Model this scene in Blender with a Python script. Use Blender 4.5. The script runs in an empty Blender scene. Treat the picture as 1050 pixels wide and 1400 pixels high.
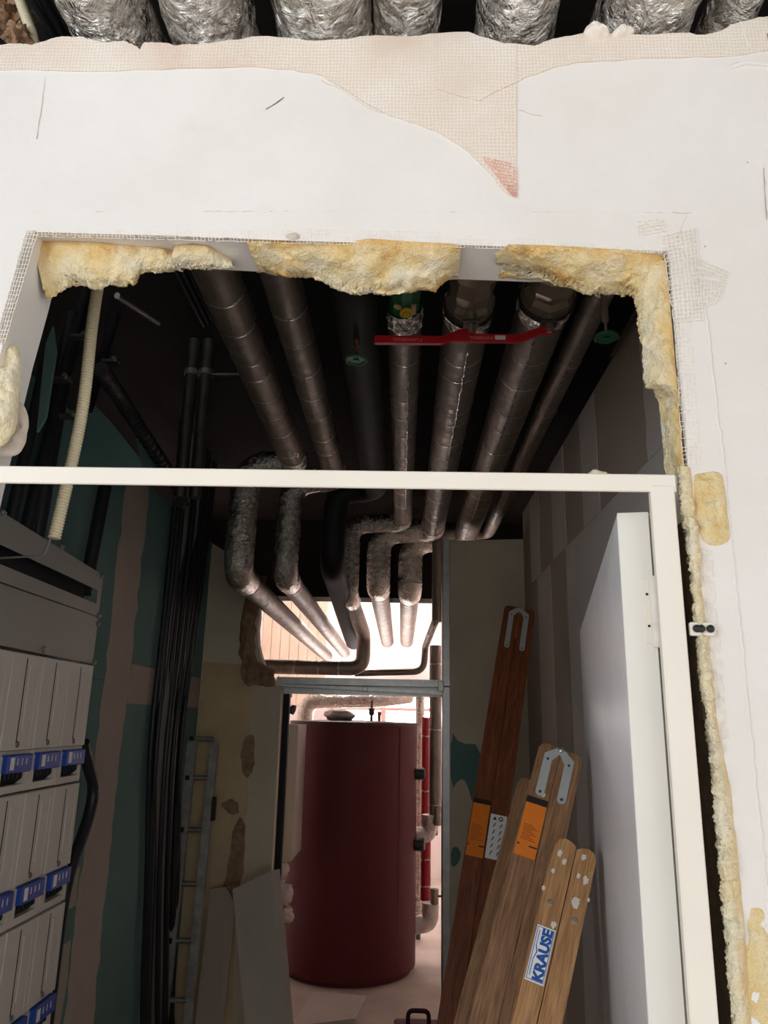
import bpy, math, random
from mathutils import Vector, Matrix, noise
random.seed(7)
SC = bpy.context.scene
COL = SC.collection
PI = math.pi

# ---------------------------------------------------------------- camera
F = 1040.0
EYE = Vector((0, 0, 1.75))
PITCH, YAW, ROLL = (math.radians(a) for a in (15.3, 1.6, 1.25))
fwd = Vector((-math.sin(YAW) * math.cos(PITCH), math.cos(YAW) * math.cos(PITCH), math.sin(PITCH)))
rt0 = Vector((math.cos(YAW), math.sin(YAW), 0))
up0 = rt0.cross(fwd)
rt = rt0 * math.cos(ROLL) + up0 * math.sin(ROLL)
up = up0 * math.cos(ROLL) - rt0 * math.sin(ROLL)
cd = bpy.data.cameras.new('camera')
cd.sensor_fit = 'VERTICAL'
cd.sensor_height = 36.0
cd.lens = F / 1400.0 * 36.0
cd.clip_start = 0.02
cam = bpy.data.objects.new('camera', cd)
COL.objects.link(cam)
m = Matrix.Identity(4)
for i in range(3):
    m[i][0], m[i][1], m[i][2], m[i][3] = rt[i], up[i], -fwd[i], EYE[i]
cam.matrix_world = m
SC.camera = cam

# ---------------------------------------------------------------- world, lights, exposure
w = bpy.data.worlds.new('world')
SC.world = w
w.use_nodes = True
w.node_tree.nodes['Background'].inputs[0].default_value = (1.0, 0.985, 0.96, 1)
w.node_tree.nodes['Background'].inputs[1].default_value = 1.54


def area(name, loc, target, sx, sy, power, col):
    d = bpy.data.lights.new(name, 'AREA')
    d.shape = 'RECTANGLE'
    d.size, d.size_y, d.energy, d.color = sx, sy, power, col
    o = bpy.data.objects.new(name, d)
    COL.objects.link(o)
    o.location = loc
    o.rotation_euler = (Vector(target) - Vector(loc)).to_track_quat('-Z', 'Y').to_euler()
    return o


area('window_daylight', (-2.2, -1.4, 2.15), (0.1, 1.1, 2.3), 1.3, 1.3, 35, (0.88, 0.98, 1.10))
area('room_lamp', (0.5, -1.4, 3.1), (0.1, 1.1, 2.0), 0.5, 0.5, 6, (1.0, 0.93, 0.84))
SC.view_settings.view_transform = 'Standard'
SC.view_settings.look = 'None'
SC.view_settings.exposure = 0.0
SC.view_settings.gamma = 1.0
SC.view_settings.use_curve_mapping = False


# ---------------------------------------------------------------- pixel -> place
def ray(x, y):
    return fwd + rt * ((x - 525) / F) + up * ((700 - y) / F)


def pY(x, y, Y):
    d = ray(x, y)
    return EYE + d * (Y / d.y)


def pZ(x, y, Z):
    d = ray(x, y)
    return EYE + d * ((Z - EYE.z) / d.z)


def pX(x, y, X):
    d = ray(x, y)
    return EYE + d * (X / d.x)


# ---------------------------------------------------------------- materials
def srgb(r, g, b):
    return tuple(((c / 255 + 0.055) / 1.055) ** 2.4 if c > 10 else c / 255 / 12.92 for c in (r, g, b)) + (1,)


class Mat:
    def __init__(s, name, base, rough=0.6, metal=0.0, spec=0.5):
        s.m = bpy.data.materials.new(name)
        s.m.use_nodes = True
        s.t = s.m.node_tree
        s.b = s.t.nodes['Principled BSDF']
        s.b.inputs['Base Color'].default_value = base
        s.b.inputs['Roughness'].default_value = rough
        s.b.inputs['Metallic'].default_value = metal
        s.b.inputs['Specular IOR Level'].default_value = spec
        s.h = None

    def n(s, kind, **kw):
        q = s.t.nodes.new(kind)
        for k, v in kw.items():
            setattr(q, k, v)
        return q

    def l(s, a, b):
        s.t.links.new(a, b)

    def co(s, scale=(1, 1, 1), kind='Object', rot=(0, 0, 0)):
        tc = s.n('ShaderNodeTexCoord')
        mp = s.n('ShaderNodeMapping')
        mp.inputs['Scale'].default_value = scale
        mp.inputs['Rotation'].default_value = rot
        s.l(tc.outputs[kind], mp.inputs[0])
        return mp.outputs[0]

    def noise(s, scale, detail=4, rough=0.55, coords=None, dist=0.0):
        q = s.n('ShaderNodeTexNoise')
        q.inputs['Scale'].default_value = scale
        q.inputs['Detail'].default_value = detail
        q.inputs['Roughness'].default_value = rough
        q.inputs['Distortion'].default_value = dist
        s.l(coords if coords is not None else s.co(), q.inputs['Vector'])
        return q.outputs['Fac']

    def voro(s, scale, coords=None, feature='F1', out='Distance'):
        q = s.n('ShaderNodeTexVoronoi', feature=feature)
        q.inputs['Scale'].default_value = scale
        s.l(coords if coords is not None else s.co(), q.inputs['Vector'])
        return q.outputs[out]

    def ramp(s, fac, stops):
        q = s.n('ShaderNodeValToRGB')
        e = q.color_ramp.elements
        while len(e) < len(stops):
            e.new(0.5)
        for k, (p, c) in zip(e, stops):
            k.position, k.color = p, c
        s.l(fac, q.inputs[0])
        return q.outputs[0]

    def color(s, sock):
        s.l(sock, s.b.inputs['Base Color'])
        return s

    def mix(s, fac, a, b):
        q = s.n('ShaderNodeMix', data_type='RGBA')
        for sock, val in ((q.inputs[0], fac), (q.inputs[6], a), (q.inputs[7], b)):
            if hasattr(val, 'links'):
                s.l(val, sock)
            else:
                sock.default_value = val
        return q.outputs[2]

    def rough(s, sock):
        s.l(sock, s.b.inputs['Roughness'])
        return s

    def bump(s, sock, strength=0.3, dist=0.01):
        q = s.n('ShaderNodeBump')
        q.inputs['Strength'].default_value = strength
        q.inputs['Distance'].default_value = dist
        s.l(sock, q.inputs['Height'])
        if s.h is not None:
            s.l(s.h, q.inputs['Normal'])
        s.h = q.outputs['Normal']
        s.l(s.h, s.b.inputs['Normal'])
        return s

    def math(s, op, a, b=0.0):
        q = s.n('ShaderNodeMath', operation=op)
        for sock, val in ((q.inputs[0], a), (q.inputs[1], b)):
            if hasattr(val, 'links'):
                s.l(val, sock)
            else:
                sock.default_value = val
        return q.outputs[0]


def plain(name, rgb, rough=0.6, metal=0.0, var=0.12, scale=14, bump=0.1, bscale=60, bd=0.002):
    M = Mat(name, srgb(*rgb), rough, metal)
    c = srgb(*rgb)
    lo = tuple(x * (1 - var) for x in c[:3]) + (1,)
    hi = tuple(min(1, x * (1 + var)) for x in c[:3]) + (1,)
    M.color(M.ramp(M.noise(scale), [(0.3, lo), (0.7, hi)]))
    if bump:
        M.bump(M.noise(bscale, 3), bump, bd)
    return M.m


def m_plaster():
    M = Mat('white_plaster', srgb(232, 226, 220), 0.85)
    n1 = M.noise(2.2, 5, 0.6)
    c = M.ramp(n1, [(0.3, srgb(226, 221, 215)), (0.7, srgb(236, 233, 229))])
    st = M.ramp(M.noise(9, 3, 0.5), [(0.68, (0, 0, 0, 1)), (0.8, (0.1, 0.1, 0.1, 1))])
    c = M.mix(st, c, srgb(190, 182, 172))
    M.color(c)
    M.bump(M.noise(22, 5), 0.4, 0.005)
    M.bump(M.noise(160, 3), 0.12, 0.001)
    return M.m


def m_mesh_plaster():
    M = Mat('mesh_plaster', srgb(226, 214, 198), 0.9)
    v = M.co((1, 1, 1))
    dn = M.n('ShaderNodeTexNoise')
    dn.inputs['Scale'].default_value = 30
    M.l(v, dn.inputs['Vector'])
    add = M.n('ShaderNodeMixRGB', blend_type='LINEAR_LIGHT')
    add.inputs[0].default_value = 0.004
    M.l(v, add.inputs[1])
    M.l(dn.outputs['Color'], add.inputs[2])
    sep = M.n('ShaderNodeSeparateXYZ')
    M.l(add.outputs[0], sep.inputs[0])
    k = 2 * PI / 0.0062
    sx = M.math('SINE', M.math('MULTIPLY', sep.outputs[0], k))
    sz = M.math('SINE', M.math('MULTIPLY', sep.outputs[2], k * 0.85))
    h = M.math('MAXIMUM', sx, sz)
    fade = M.ramp(M.noise(7, 4), [(0.3, (0.25, 0.25, 0.25, 1)), (0.6, (1, 1, 1, 1))])
    hh = M.math('MULTIPLY', h, fade)
    M.bump(hh, 0.4, 0.0010)
    M.bump(M.noise(45, 5), 0.4, 0.004)
    c = M.ramp(M.noise(5, 4), [(0.35, srgb(238, 230, 220)), (0.6, srgb(232, 218, 204)), (0.78, srgb(222, 196, 180))])
    c = M.mix(M.ramp(hh, [(0.1, (0.45, 0.45, 0.45, 1)), (0.5, (0, 0, 0, 1))]), c, srgb(208, 194, 178))
    M.color(c)
    return M.m


def m_foam(name, skin, body):
    M = Mat(name, srgb(*body), 0.8)
    n1 = M.noise(16, 5, 0.6)
    c = M.ramp(n1, [(0.30, srgb(*skin)), (0.46, srgb(*body)), (0.72, srgb(244, 236, 212))])
    at = M.n('ShaderNodeAttribute', attribute_name='skin')
    sk = M.math('MULTIPLY', at.outputs['Fac'], M.ramp(M.noise(30, 4), [(0.35, (0.25,) * 3 + (1,)), (0.6, (0.95,) * 3 + (1,))]))
    c = M.mix(sk, c, srgb(224, 176, 96))
    pit = M.voro(190)
    c = M.mix(M.ramp(pit, [(0.05, (0.3, 0.3, 0.3, 1)), (0.2, (0, 0, 0, 1))]), c, srgb(186, 146, 88))
    M.color(c)
    M.bump(M.noise(75, 5, 0.7), 0.95, 0.009)
    M.bump(pit, 0.35, 0.002)
    return M.m


def m_foil(name, rgb=(228, 224, 216), rough=0.20, crk=1.0, scale=22, vor=True, bd=0.03):
    M = Mat(name, srgb(*rgb), rough, 1.0)
    v = M.co()
    f1 = M.voro(scale, None, 'F1') if vor else M.noise(scale * 2.0, 2, 0.5, None, 0.6)
    n1 = M.noise(scale * 1.4, 5, 0.6, None, 1.6)
    M.bump(n1, crk, bd)
    M.bump(f1, crk * 0.6, bd * 0.5)
    M.rough(M.ramp(M.noise(20, 3), [(0.3, (rough * 0.8,) * 3 + (1,)), (0.7, (rough * 1.7,) * 3 + (1,))]))
    return M.m


def m_foil_smooth(name, rgb, rough=0.5):
    M = Mat(name, srgb(*rgb), rough, 0.85)
    M.bump(M.noise(14, 4, 0.6, M.co((1, 0.4, 1)), 0.6), 0.3, 0.012)
    M.bump(M.noise(70, 3, 0.6, M.co((1, 1, 1)), 1.0), 0.12, 0.004)
    M.rough(M.ramp(M.noise(30, 3), [(0.3, (rough * 0.75,) * 3 + (1,)), (0.7, (rough * 1.4,) * 3 + (1,))]))
    M.color(M.ramp(M.noise(5, 4), [(0.3, srgb(*[int(c * 0.86) for c in rgb])), (0.7, srgb(*rgb))]))
    return M.m


def m_wood(name, a, b, c):
    M = Mat(name, srgb(*b), 0.55)
    n = M.noise(9, 5, 0.6, M.co((9, 9, 0.55)), 1.4)
    n2 = M.noise(60, 3, 0.5, M.co((7, 7, 0.25)))
    col = M.ramp(n, [(0.3, srgb(*a)), (0.5, srgb(*b)), (0.7, srgb(*c))])
    col = M.mix(M.ramp(n2, [(0.52, (0, 0, 0, 1)), (0.68, (0.55, 0.55, 0.55, 1))]), col, srgb(*[int(q * 0.7) for q in a]))
    M.color(col)
    M.bump(n2, 0.2, 0.001)
    M.rough(M.ramp(n2, [(0.3, (0.42,) * 3 + (1,)), (0.7, (0.65,) * 3 + (1,))]))
    return M.m


def m_emit(name, rgb, strength):
    M = Mat(name, srgb(*rgb), 0.5)
    M.b.inputs['Emission Color'].default_value = srgb(*rgb)
    M.b.inputs['Emission Strength'].default_value = strength
    return M.m


MT = dict(
    plaster=m_plaster(),
    meshpl=m_mesh_plaster(),
    strand=plain('fibre_strand', (240, 232, 220), 0.8, bump=0),
    strand_pink=plain('fibre_strand_pink', (228, 172, 154), 0.8, bump=0),
    foam=m_foam('yellow_foam', (226, 178, 100), (238, 214, 158)),
    foam_pale=m_foam('pale_foam', (232, 206, 150), (236, 222, 186)),
    lump=plain('grey_mortar', (205, 192, 178), 0.9, bump=0.5, bscale=70, bd=0.005),
    frame=plain('cream_primer', (236, 229, 216), 0.45, var=0.03, scale=5, bump=0.03),
    door_edge=plain('door_edge_enamel', (234, 231, 222), 0.35, var=0.03, scale=4, bump=0.03),
    gap_shade=plain('reveal_shade', (84, 70, 52), 0.95, var=0.3, scale=30, bump=0.6, bscale=60, bd=0.006),  # dark brown that stands for shade in the frame gap
    door=plain('grey_white_enamel', (240, 241, 242), 0.3, var=0.05, scale=4, bump=0.05, bscale=4, bd=0.004),
    foil=m_foil('crinkled_foil'),
    foil_in=m_foil('crinkled_foil_dull', (206, 200, 190), 0.2, 1.0, 30, False, 0.009),
    jacket=m_foil_smooth('foil_jacket', (150, 140, 130), 0.5),
    band=m_foil_smooth('foil_tape', (205, 200, 192), 0.28),
    blackins=plain('black_rubber_insulation', (14, 14, 15), 0.7),
    cable=plain('black_cable_sheath', (34, 35, 38), 0.42, bump=0.05),
    cable_grey=plain('grey_cable_sheath', (112, 110, 104), 0.55, bump=0.05),
    conduit=plain('cream_conduit', (226, 214, 182), 0.55, var=0.04, bump=0),
    teal=plain('green_gypsum_board', (98, 132, 128), 0.85, var=0.06, scale=3),
    filler=plain('joint_filler', (178, 166, 152), 0.9, var=0.06, scale=6),
    board=plain('grey_gypsum_board', (172, 158, 144), 0.85, var=0.05, scale=3),
    filler_l=plain('pale_joint_filler', (206, 198, 190), 0.88, var=0.05, scale=5),
    filler_e=plain('grey_skim_coat', (210, 200, 178), 0.9, var=0.1, scale=3),
    ochre=plain('ochre_skim_coat', (208, 186, 148), 0.92, var=0.14, scale=4),
    broken=plain('broken_brick', (158, 128, 100), 0.95, var=0.35, scale=24, bump=0.8, bscale=40, bd=0.012),
    wool=plain('mineral_wool', (160, 126, 98), 0.95, var=0.35, scale=30, bump=0.9, bscale=80, bd=0.01),
    wool_foil=m_foil('wrapped_wool', (214, 206, 202), 0.5, 0.8, 18, False, 0.012),
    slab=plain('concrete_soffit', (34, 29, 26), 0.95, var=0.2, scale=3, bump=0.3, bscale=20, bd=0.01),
    floor=plain('screed_floor', (190, 176, 166), 0.9, var=0.14, scale=3, bump=0.3, bscale=30, bd=0.004),
    boiler_wall=plain('pinkish_white_wall', (242, 230, 226), 0.85, var=0.03, scale=2),
    plank=plain('pale_wall_plank', (214, 192, 172), 0.8, var=0.08, scale=5),
    steel=plain('galvanised_steel', (176, 176, 174), 0.38, 0.9, var=0.12, scale=22, bump=0.05),
    steel_dk=plain('dull_steel_pipe', (92, 90, 88), 0.45, 0.8, var=0.2, scale=20),
    strap=plain('pale_zinc_strap', (188, 192, 188), 0.45, 0.25, var=0.06, bump=0.05),
    alu=plain('scuffed_aluminium', (160, 160, 156), 0.45, 0.75, var=0.25, scale=16, bump=0.2),
    brass=plain('dull_brass', (158, 146, 128), 0.4, 0.6, var=0.12, scale=20, bump=0.05),
    copper=plain('copper_stem', (180, 120, 80), 0.35, 0.9, bump=0),
    red_lever=plain('red_lever_vinyl', (196, 22, 36), 0.4, var=0.06, bump=0),
    green=plain('green_valve_enamel', (38, 110, 62), 0.5, var=0.15, scale=30),
    green_dk=plain('dark_green_handwheel', (32, 92, 58), 0.45, var=0.1),
    yellow=plain('yellow_tag', (214, 180, 44), 0.5, var=0.05, bump=0),
    tan=plain('bare_tan_metal', (190, 160, 118), 0.5, var=0.08, bump=0),
    cab=plain('grey_cabinet_steel', (150, 148, 140), 0.5, var=0.04, scale=4, bump=0.03),
    cover=plain('cover_plastic', (214, 207, 196), 0.5, var=0.03, scale=5, bump=0.03),
    dark=plain('dark_slot', (26, 26, 28), 0.8, bump=0),
    blue=plain('blue_terminal_plastic', (30, 74, 168), 0.4, var=0.05, bump=0),
    white=plain('white_print', (238, 238, 236), 0.5, var=0.01, bump=0),
    print_blue=plain('blue_print', (26, 84, 160), 0.5, var=0.01, bump=0),
    print_dark=plain('dark_print', (42, 30, 26), 0.5, var=0.01, bump=0),
    print_rust=plain('rust_print', (150, 74, 20), 0.5, var=0.01, bump=0),
    print_red=plain('pale_lever_print', (226, 130, 130), 0.5, var=0.01, bump=0),
    orange=plain('orange_sticker', (232, 126, 30), 0.5, var=0.05, bump=0),
    tank=plain('red_tank_jacket', (84, 4, 14), 0.62, var=0.06, scale=3, bump=0.05),
    tank_dk=plain('dark_red_lid', (70, 16, 20), 0.5, var=0.06),
    redpipe=plain('red_painted_pipe', (170, 32, 44), 0.4, var=0.06),
    black=plain('black_plastic', (20, 20, 22), 0.5, bump=0),
    gyps_white=plain('white_gypsum_sheet', (196, 186, 176), 0.9, var=0.05, scale=4),
    pinkframe=plain('pink_window_frame', (232, 186, 176), 0.6, var=0.03),
    pane=m_emit('daylit_pane', (255, 250, 248), 9.0),
    tube=m_emit('added_fill_tube', (255, 243, 240), 400.0),  # glow of the added boiler room fill lamp
    wood_red=m_wood('reddish_ladder_wood', (92, 44, 22), (124, 66, 36), (146, 84, 48)),
    wood_brn=m_wood('brown_ladder_wood', (112, 78, 52), (146, 106, 74), (172, 130, 92)),
    wood_tan=m_wood('tan_ladder_wood', (142, 98, 60), (176, 130, 84), (196, 152, 104)),
    paint=plain('paint_splash', (214, 206, 196), 0.8, bump=0.3),
    smudge=plain('grey_scuff', (176, 168, 160), 0.9, bump=0),
)


# ---------------------------------------------------------------- mesh building
class MB:
    def __init__(s):
        s.v, s.f = [], []

    def add(s, vs, fs):
        k = len(s.v)
        s.v += [Vector(p) for p in vs]
        s.f += [tuple(i + k for i in f) for f in fs]
        return s

    def box(s, lo, hi, bev=0.0):
        (a, b, c), (d, e, f) = lo, hi
        if bev <= 0:
            return s.add([(a, b, c), (d, b, c), (d, e, c), (a, e, c), (a, b, f), (d, b, f), (d, e, f), (a, e, f)],
                         [(3, 2, 1, 0), (4, 5, 6, 7), (0, 1, 5, 4), (1, 2, 6, 5), (2, 3, 7, 6), (3, 0, 4, 7)])
        vs, t = [], bev
        for z, i in ((c, t), (c + t, 0), (f - t, 0), (f, t)):
            vs += [(a + i + (t if i == 0 else 0), b + i, z), (d - i - (t if i == 0 else 0), b + i, z), (d - i, b + i + (t if i == 0 else 0), z), (d - i, e - i - (t if i == 0 else 0), z),
                   (d - i - (t if i == 0 else 0), e - i, z), (a + i + (t if i == 0 else 0), e - i, z), (a + i, e - i - (t if i == 0 else 0), z), (a + i, b + i + (t if i == 0 else 0), z)]
        fs = [tuple(reversed(range(8))), tuple(range(24, 32))]
        for r in range(3):
            for k in range(8):
                fs.append((r * 8 + k, r * 8 + (k + 1) % 8, r * 8 + 8 + (k + 1) % 8, r * 8 + 8 + k))
        return s.add(vs, fs)

    def tube(s, pts, r, n=12, cap=True, wob=0.0, ws=20.0, seed=0.0):
        pts = [Vector(p) for p in pts]
        rr = r if isinstance(r, (list, tuple)) else [r] * len(pts)
        t0 = (pts[1] - pts[0]).normalized()
        u = t0.orthogonal().normalized()
        vs, fs = [], []
        for i, p in enumerate(pts):
            if i == 0:
                t = t0
            elif i == len(pts) - 1:
                t = (pts[-1] - pts[-2]).normalized()
            else:
                t = ((pts[i + 1] - p).normalized() + (p - pts[i - 1]).normalized()).normalized()
            u = (u - t * u.dot(t)).normalized()
            b = t.cross(u)
            for k in range(n):
                a = 2 * PI * k / n
                d = u * math.cos(a) + b * math.sin(a)
                q = rr[i]
                if wob:
                    nv = (p + d * rr[i]) * ws + Vector((seed, 0, 0))
                    q *= 1 + wob * (noise.noise(nv) + (0.5 * abs(noise.noise(nv * 2.3)) + 0.25 * abs(noise.noise(nv * 4.6)) if wob > 0.03 else 0))
                vs.append(p + d * q)
        for i in range(len(pts) - 1):
            for k in range(n):
                fs.append((i * n + k, i * n + (k + 1) % n, (i + 1) * n + (k + 1) % n, (i + 1) * n + k))
        if cap:
            fs.append(tuple(reversed(range(n))))
            fs.append(tuple(range((len(pts) - 1) * n, len(pts) * n)))
        return s.add(vs, fs)

    def lathe(s, prof, origin, axis=(0, 0, 1), n=24):
        ax = Vector(axis).normalized()
        u = ax.orthogonal().normalized()
        b = ax.cross(u)
        o = Vector(origin)
        vs, fs = [], []
        for r, h in prof:
            for k in range(n):
                a = 2 * PI * k / n
                vs.append(o + ax * h + (u * math.cos(a) + b * math.sin(a)) * r)
        for i in range(len(prof) - 1):
            for k in range(n):
                fs.append((i * n + k, i * n + (k + 1) % n, (i + 1) * n + (k + 1) % n, (i + 1) * n + k))
        fs.append(tuple(reversed(range(n))))
        fs.append(tuple(range((len(prof) - 1) * n, len(prof) * n)))
        return s.add(vs, fs)

    def prism(s, poly, d):
        """poly: 3D outline; d: extrusion vector (front outline moved by d is the back)."""
        d = Vector(d)
        n = len(poly)
        poly = [Vector(p) for p in poly]
        vs = poly + [p + d for p in poly]
        fs = [tuple(range(n)), tuple(reversed(range(n, 2 * n)))]
        for k in range(n):
            fs.append((k, k + n, (k + 1) % n + n, (k + 1) % n))
        return s.add(vs, fs)

    def grid(s, rows):
        nr, nc = len(rows), len(rows[0])
        fs = [(i * nc + j, i * nc + j + 1, (i + 1) * nc + j + 1, (i + 1) * nc + j) for i in range(nr - 1) for j in range(nc - 1)]
        return s.add([p for r in rows for p in r], fs)

    def rod(s, a, b, r, n=4):
        return s.tube([a, b], r, n)

    def build(s, name, mat, parent=None, smooth=False, matrix=None):
        me = bpy.data.meshes.new(name)
        vs = s.v
        me.from_pydata([tuple(p) for p in vs], [], s.f)
        me.update()
        me.materials.append(MT[mat] if isinstance(mat, str) else mat)
        if smooth:
            me.polygons.foreach_set('use_smooth', [True] * len(me.polygons))
            try:
                me.set_sharp_from_angle(angle=math.radians(50))
            except Exception:
                pass
        o = bpy.data.objects.new(name, me)
        COL.objects.link(o)
        if matrix is not None:
            o.matrix_world = matrix
        if parent is not None:
            o.parent = parent
        return o


def tag(o, label, cat, group=None, kind=None):
    o['label'] = label
    o['category'] = cat
    if group:
        o['group'] = group
    if kind:
        o['kind'] = kind
    return o


def struct(o, label=None):
    o['kind'] = 'structure'
    if label:
        o['label'] = label
    return o


def thing(name, label, cat, loc=(0, 0, 0), group=None):
    o = bpy.data.objects.new(name, None)
    o.empty_display_size = 0.05
    COL.objects.link(o)
    o.location = loc
    o['label'] = label
    o['category'] = cat
    if group:
        o['group'] = group
    return o


def under(parent):
    """children are modelled in world coordinates: cancel the parent's offset"""
    for c in parent.children:
        c.matrix_parent_inverse = Matrix.Translation(-parent.location)


def fillet(pts, rad, n=7):
    pts = [Vector(p) for p in pts]
    out = [pts[0]]
    for i in range(1, len(pts) - 1):
        a, p, b = pts[i - 1], pts[i], pts[i + 1]
        da, db = (a - p), (b - p)
        r = min(rad, da.length * 0.49, db.length * 0.49)
        s, e = p + da.normalized() * r, p + db.normalized() * r
        for k in range(n + 1):
            t = k / n
            out.append(s * (1 - t) ** 2 + p * 2 * t * (1 - t) + e * t * t)
    out.append(pts[-1])
    return out


def dense(pts, step):
    out = [pts[0]]
    for a, b in zip(pts, pts[1:]):
        k = max(1, int((b - a).length / step))
        for i in range(1, k + 1):
            out.append(a.lerp(b, i / k))
    return out


def text_mesh(txt, size, name, mat, matrix, parent, bold=0.0):
    c = bpy.data.curves.new(name, 'FONT')
    c.body = txt
    c.size = size
    c.align_x = 'CENTER'
    c.align_y = 'CENTER'
    c.extrude = 0.0003
    c.offset = bold
    c.resolution_u = 3
    t = bpy.data.objects.new(name, c)
    COL.objects.link(t)
    bpy.context.view_layer.update()
    me = bpy.data.meshes.new_from_object(t.evaluated_get(bpy.context.evaluated_depsgraph_get()))
    bpy.data.objects.remove(t)
    me.materials.clear()
    me.materials.append(MT[mat])
    o = bpy.data.objects.new(name, me)
    COL.objects.link(o)
    o.parent = parent
    o.matrix_local = matrix
    return o


def chaikin(pts, k=2):
    for _ in range(k):
        out = []
        for a, b in zip(pts, list(pts[1:]) + [pts[0]]):
            out.append(tuple(x * 0.75 + y * 0.25 for x, y in zip(a, b)))
            out.append(tuple(x * 0.25 + y * 0.75 for x, y in zip(a, b)))
        pts = out
    return pts


def jit(a):
    return random.uniform(-a, a)


# ================================================================ THE SETTING
YF, TH = 1.10, 0.10          # front face and thickness of the broken-out wall
XL, XR = -1.275, 0.785       # corridor walls
YE = 4.90                    # end wall
ZC = 3.34                    # soffit

struct(MB().box((-4.2, -3.5, -0.1), (4.0, 9.9, 0.0)).build('floor', 'floor'))
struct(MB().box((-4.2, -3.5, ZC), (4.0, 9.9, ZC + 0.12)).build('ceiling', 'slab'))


def lz(x):                    # underside of the opening, a little out of level
    return 2.536 - 0.034 * (x + 0.632)


top_px = [(-120, 66), (-40, 64), (0, 62), (20, 60), (44, 62), (60, 57), (85, 50), (110, 50), (122, 55), (150, 58), (170, 56), (184, 63), (192, 68), (198, 58),
          (228, 59), (240, 63), (276, 60), (330, 54), (352, 50), (396, 52), (430, 56), (468, 54), (492, 50), (522, 49), (560, 50), (600, 46), (640, 44),
          (655, 50), (690, 60), (730, 63), (748, 56), (772, 50), (800, 45), (850, 46), (900, 47), (934, 45), (962, 48), (986, 42), (1006, 32), (1030, 26), (1052, 22), (1150, 20)]
top = []
for (a, b) in zip(top_px, top_px[1:]):
    for k in range(3):
        t = k / 3
        p = pY(a[0] + (b[0] - a[0]) * t, a[1] + (b[1] - a[1]) * t + (jit(1.6) if k else 0), YF)
        top.append(p)
outline = [Vector((-3.2, YF, 0)), Vector((-3.2, YF, 2.93))] + top + [Vector((3.0, YF, 2.95)), Vector((3.0, YF, 0)), Vector((0.436, YF, 0))]
for k in range(14):
    outline.append(Vector((0.436 - 0.008 * (k > 9) + jit(0.002), YF, 0.3 + 2.1 * k / 13)))
outline.append(Vector((0.428, YF, lz(0.428))))
for k in range(1, 20):
    x = 0.428 - 1.06 * k / 20
    outline.append(Vector((x, YF, lz(x) + jit(0.002))))
outline += [Vector((-0.632, YF, 2.536)), Vector((-0.640, YF, 2.44)), Vector((-0.652, YF, 2.33)), Vector((-0.662, YF, 2.2)), Vector((-0.672, YF, 2.05)), Vector((-0.68, YF, 0.0))]
wf = struct(MB().prism(list(reversed(outline)), (0, TH, 0)).build('wall_front', 'plaster'))

MB().box((0.4325, YF + 0.010, 0.0), (0.4365, YF + TH, 2.04)).build('reveal_shade', 'gap_shade', wf)  # thin dark plates paint the gap's shade onto the reveal
MB().box((0.4215, YF + 0.010, 1.76), (0.4265, YF + TH, 2.05)).build('reveal_shade', 'gap_shade', wf)
# corridor walls
struct(MB().box((XL - 0.1, 1.2, 0), (XL - 0.0125, YE + 0.1, 2.86)).build('wall_left', 'slab'))
wl = bpy.data.objects['wall_left']
struct(MB().box((XR + 0.0125, 1.2, 0), (XR + 0.1, YE + 0.1, 3.10)).build('wall_right', 'slab'))
wr = bpy.data.objects['wall_right']
for y0, y1 in ((1.2, 3.449), (3.451, YE)):
    for z0, z1 in ((0.0, 1.889), (1.891, 2.86)):
        MB().box((XL - 0.0125, y0, z0), (XL, y1, z1)).build('gypsum_board', 'teal', wl)
for y0, y1 in ((1.2, 2.449), (2.451, 3.699), (3.701, YE)):
    for z0, z1 in ((0.0, 2.571), (2.573, 3.10)):
        MB().box((XR, y0, z0), (XR + 0.0125, y1, z1)).build('gypsum_board', 'board', wr)
# outer shell of the void above
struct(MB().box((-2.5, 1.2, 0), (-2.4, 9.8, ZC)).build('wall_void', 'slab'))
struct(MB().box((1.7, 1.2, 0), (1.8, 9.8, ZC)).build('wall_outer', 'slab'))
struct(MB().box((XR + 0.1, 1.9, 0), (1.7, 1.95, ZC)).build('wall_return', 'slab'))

# joint filler and boards on the right wall (grey sheets show between paler bands)
def band_x(parent, X, y0, y1, z0, z1, mat, name, t=0.0022, s=-1, rag=0.006):
    n = max(2, int((z1 - z0) / 0.06))
    a = [Vector((X, y0 + jit(rag), z0 + (z1 - z0) * k / n)) for k in range(n + 1)]
    b = [Vector((X, y1 + jit(rag), z0 + (z1 - z0) * k / n)) for k in range(n + 1)]
    poly = a + list(reversed(b))
    return MB().prism(poly, (s * t, 0, 0)).build(name, mat, parent)


for a, b in ((724, 737), (755, 773), (798, 821)):
    ya, yb = pX(a, 700, XR).y, pX(b, 700, XR).y
    band_x(wr, XR, min(ya, yb), max(ya, yb), 2.575, 3.095, 'filler_l', 'joint_filler')
band_x(wr, XR, 1.25, 3.62, 0.0, 2.572, 'filler_l', 'joint_filler', 0.0030, rag=0.01)
band_x(wr, XR, 1.22, 2.34, 2.575, 3.095, 'filler_l', 'joint_filler', rag=0.012)
band_x(wr, XR, 4.02, 4.42, 0.0, 2.572, 'filler_l', 'joint_filler')

# left wall: green boards with buff joint bands
for y0, y1, z0, z1 in ((3.30, 3.60, 0.02, 2.84), (3.604, 4.86, 1.80, 1.98), (2.5, 3.296, 1.02, 1.16)):
    band_x(wl, XL, y0, y1, z0, z1, 'filler', 'joint_filler', s=1, rag=0.018 if z1 > 2 else 0.03)
for k, (y0, y1, z0, z1) in enumerate(((2.9, 3.26, 0.02, 0.9),)):
    band_x(wl, XL, y0, y1, z0, z1, 'filler', 'joint_filler', s=1, rag=0.03)

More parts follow.
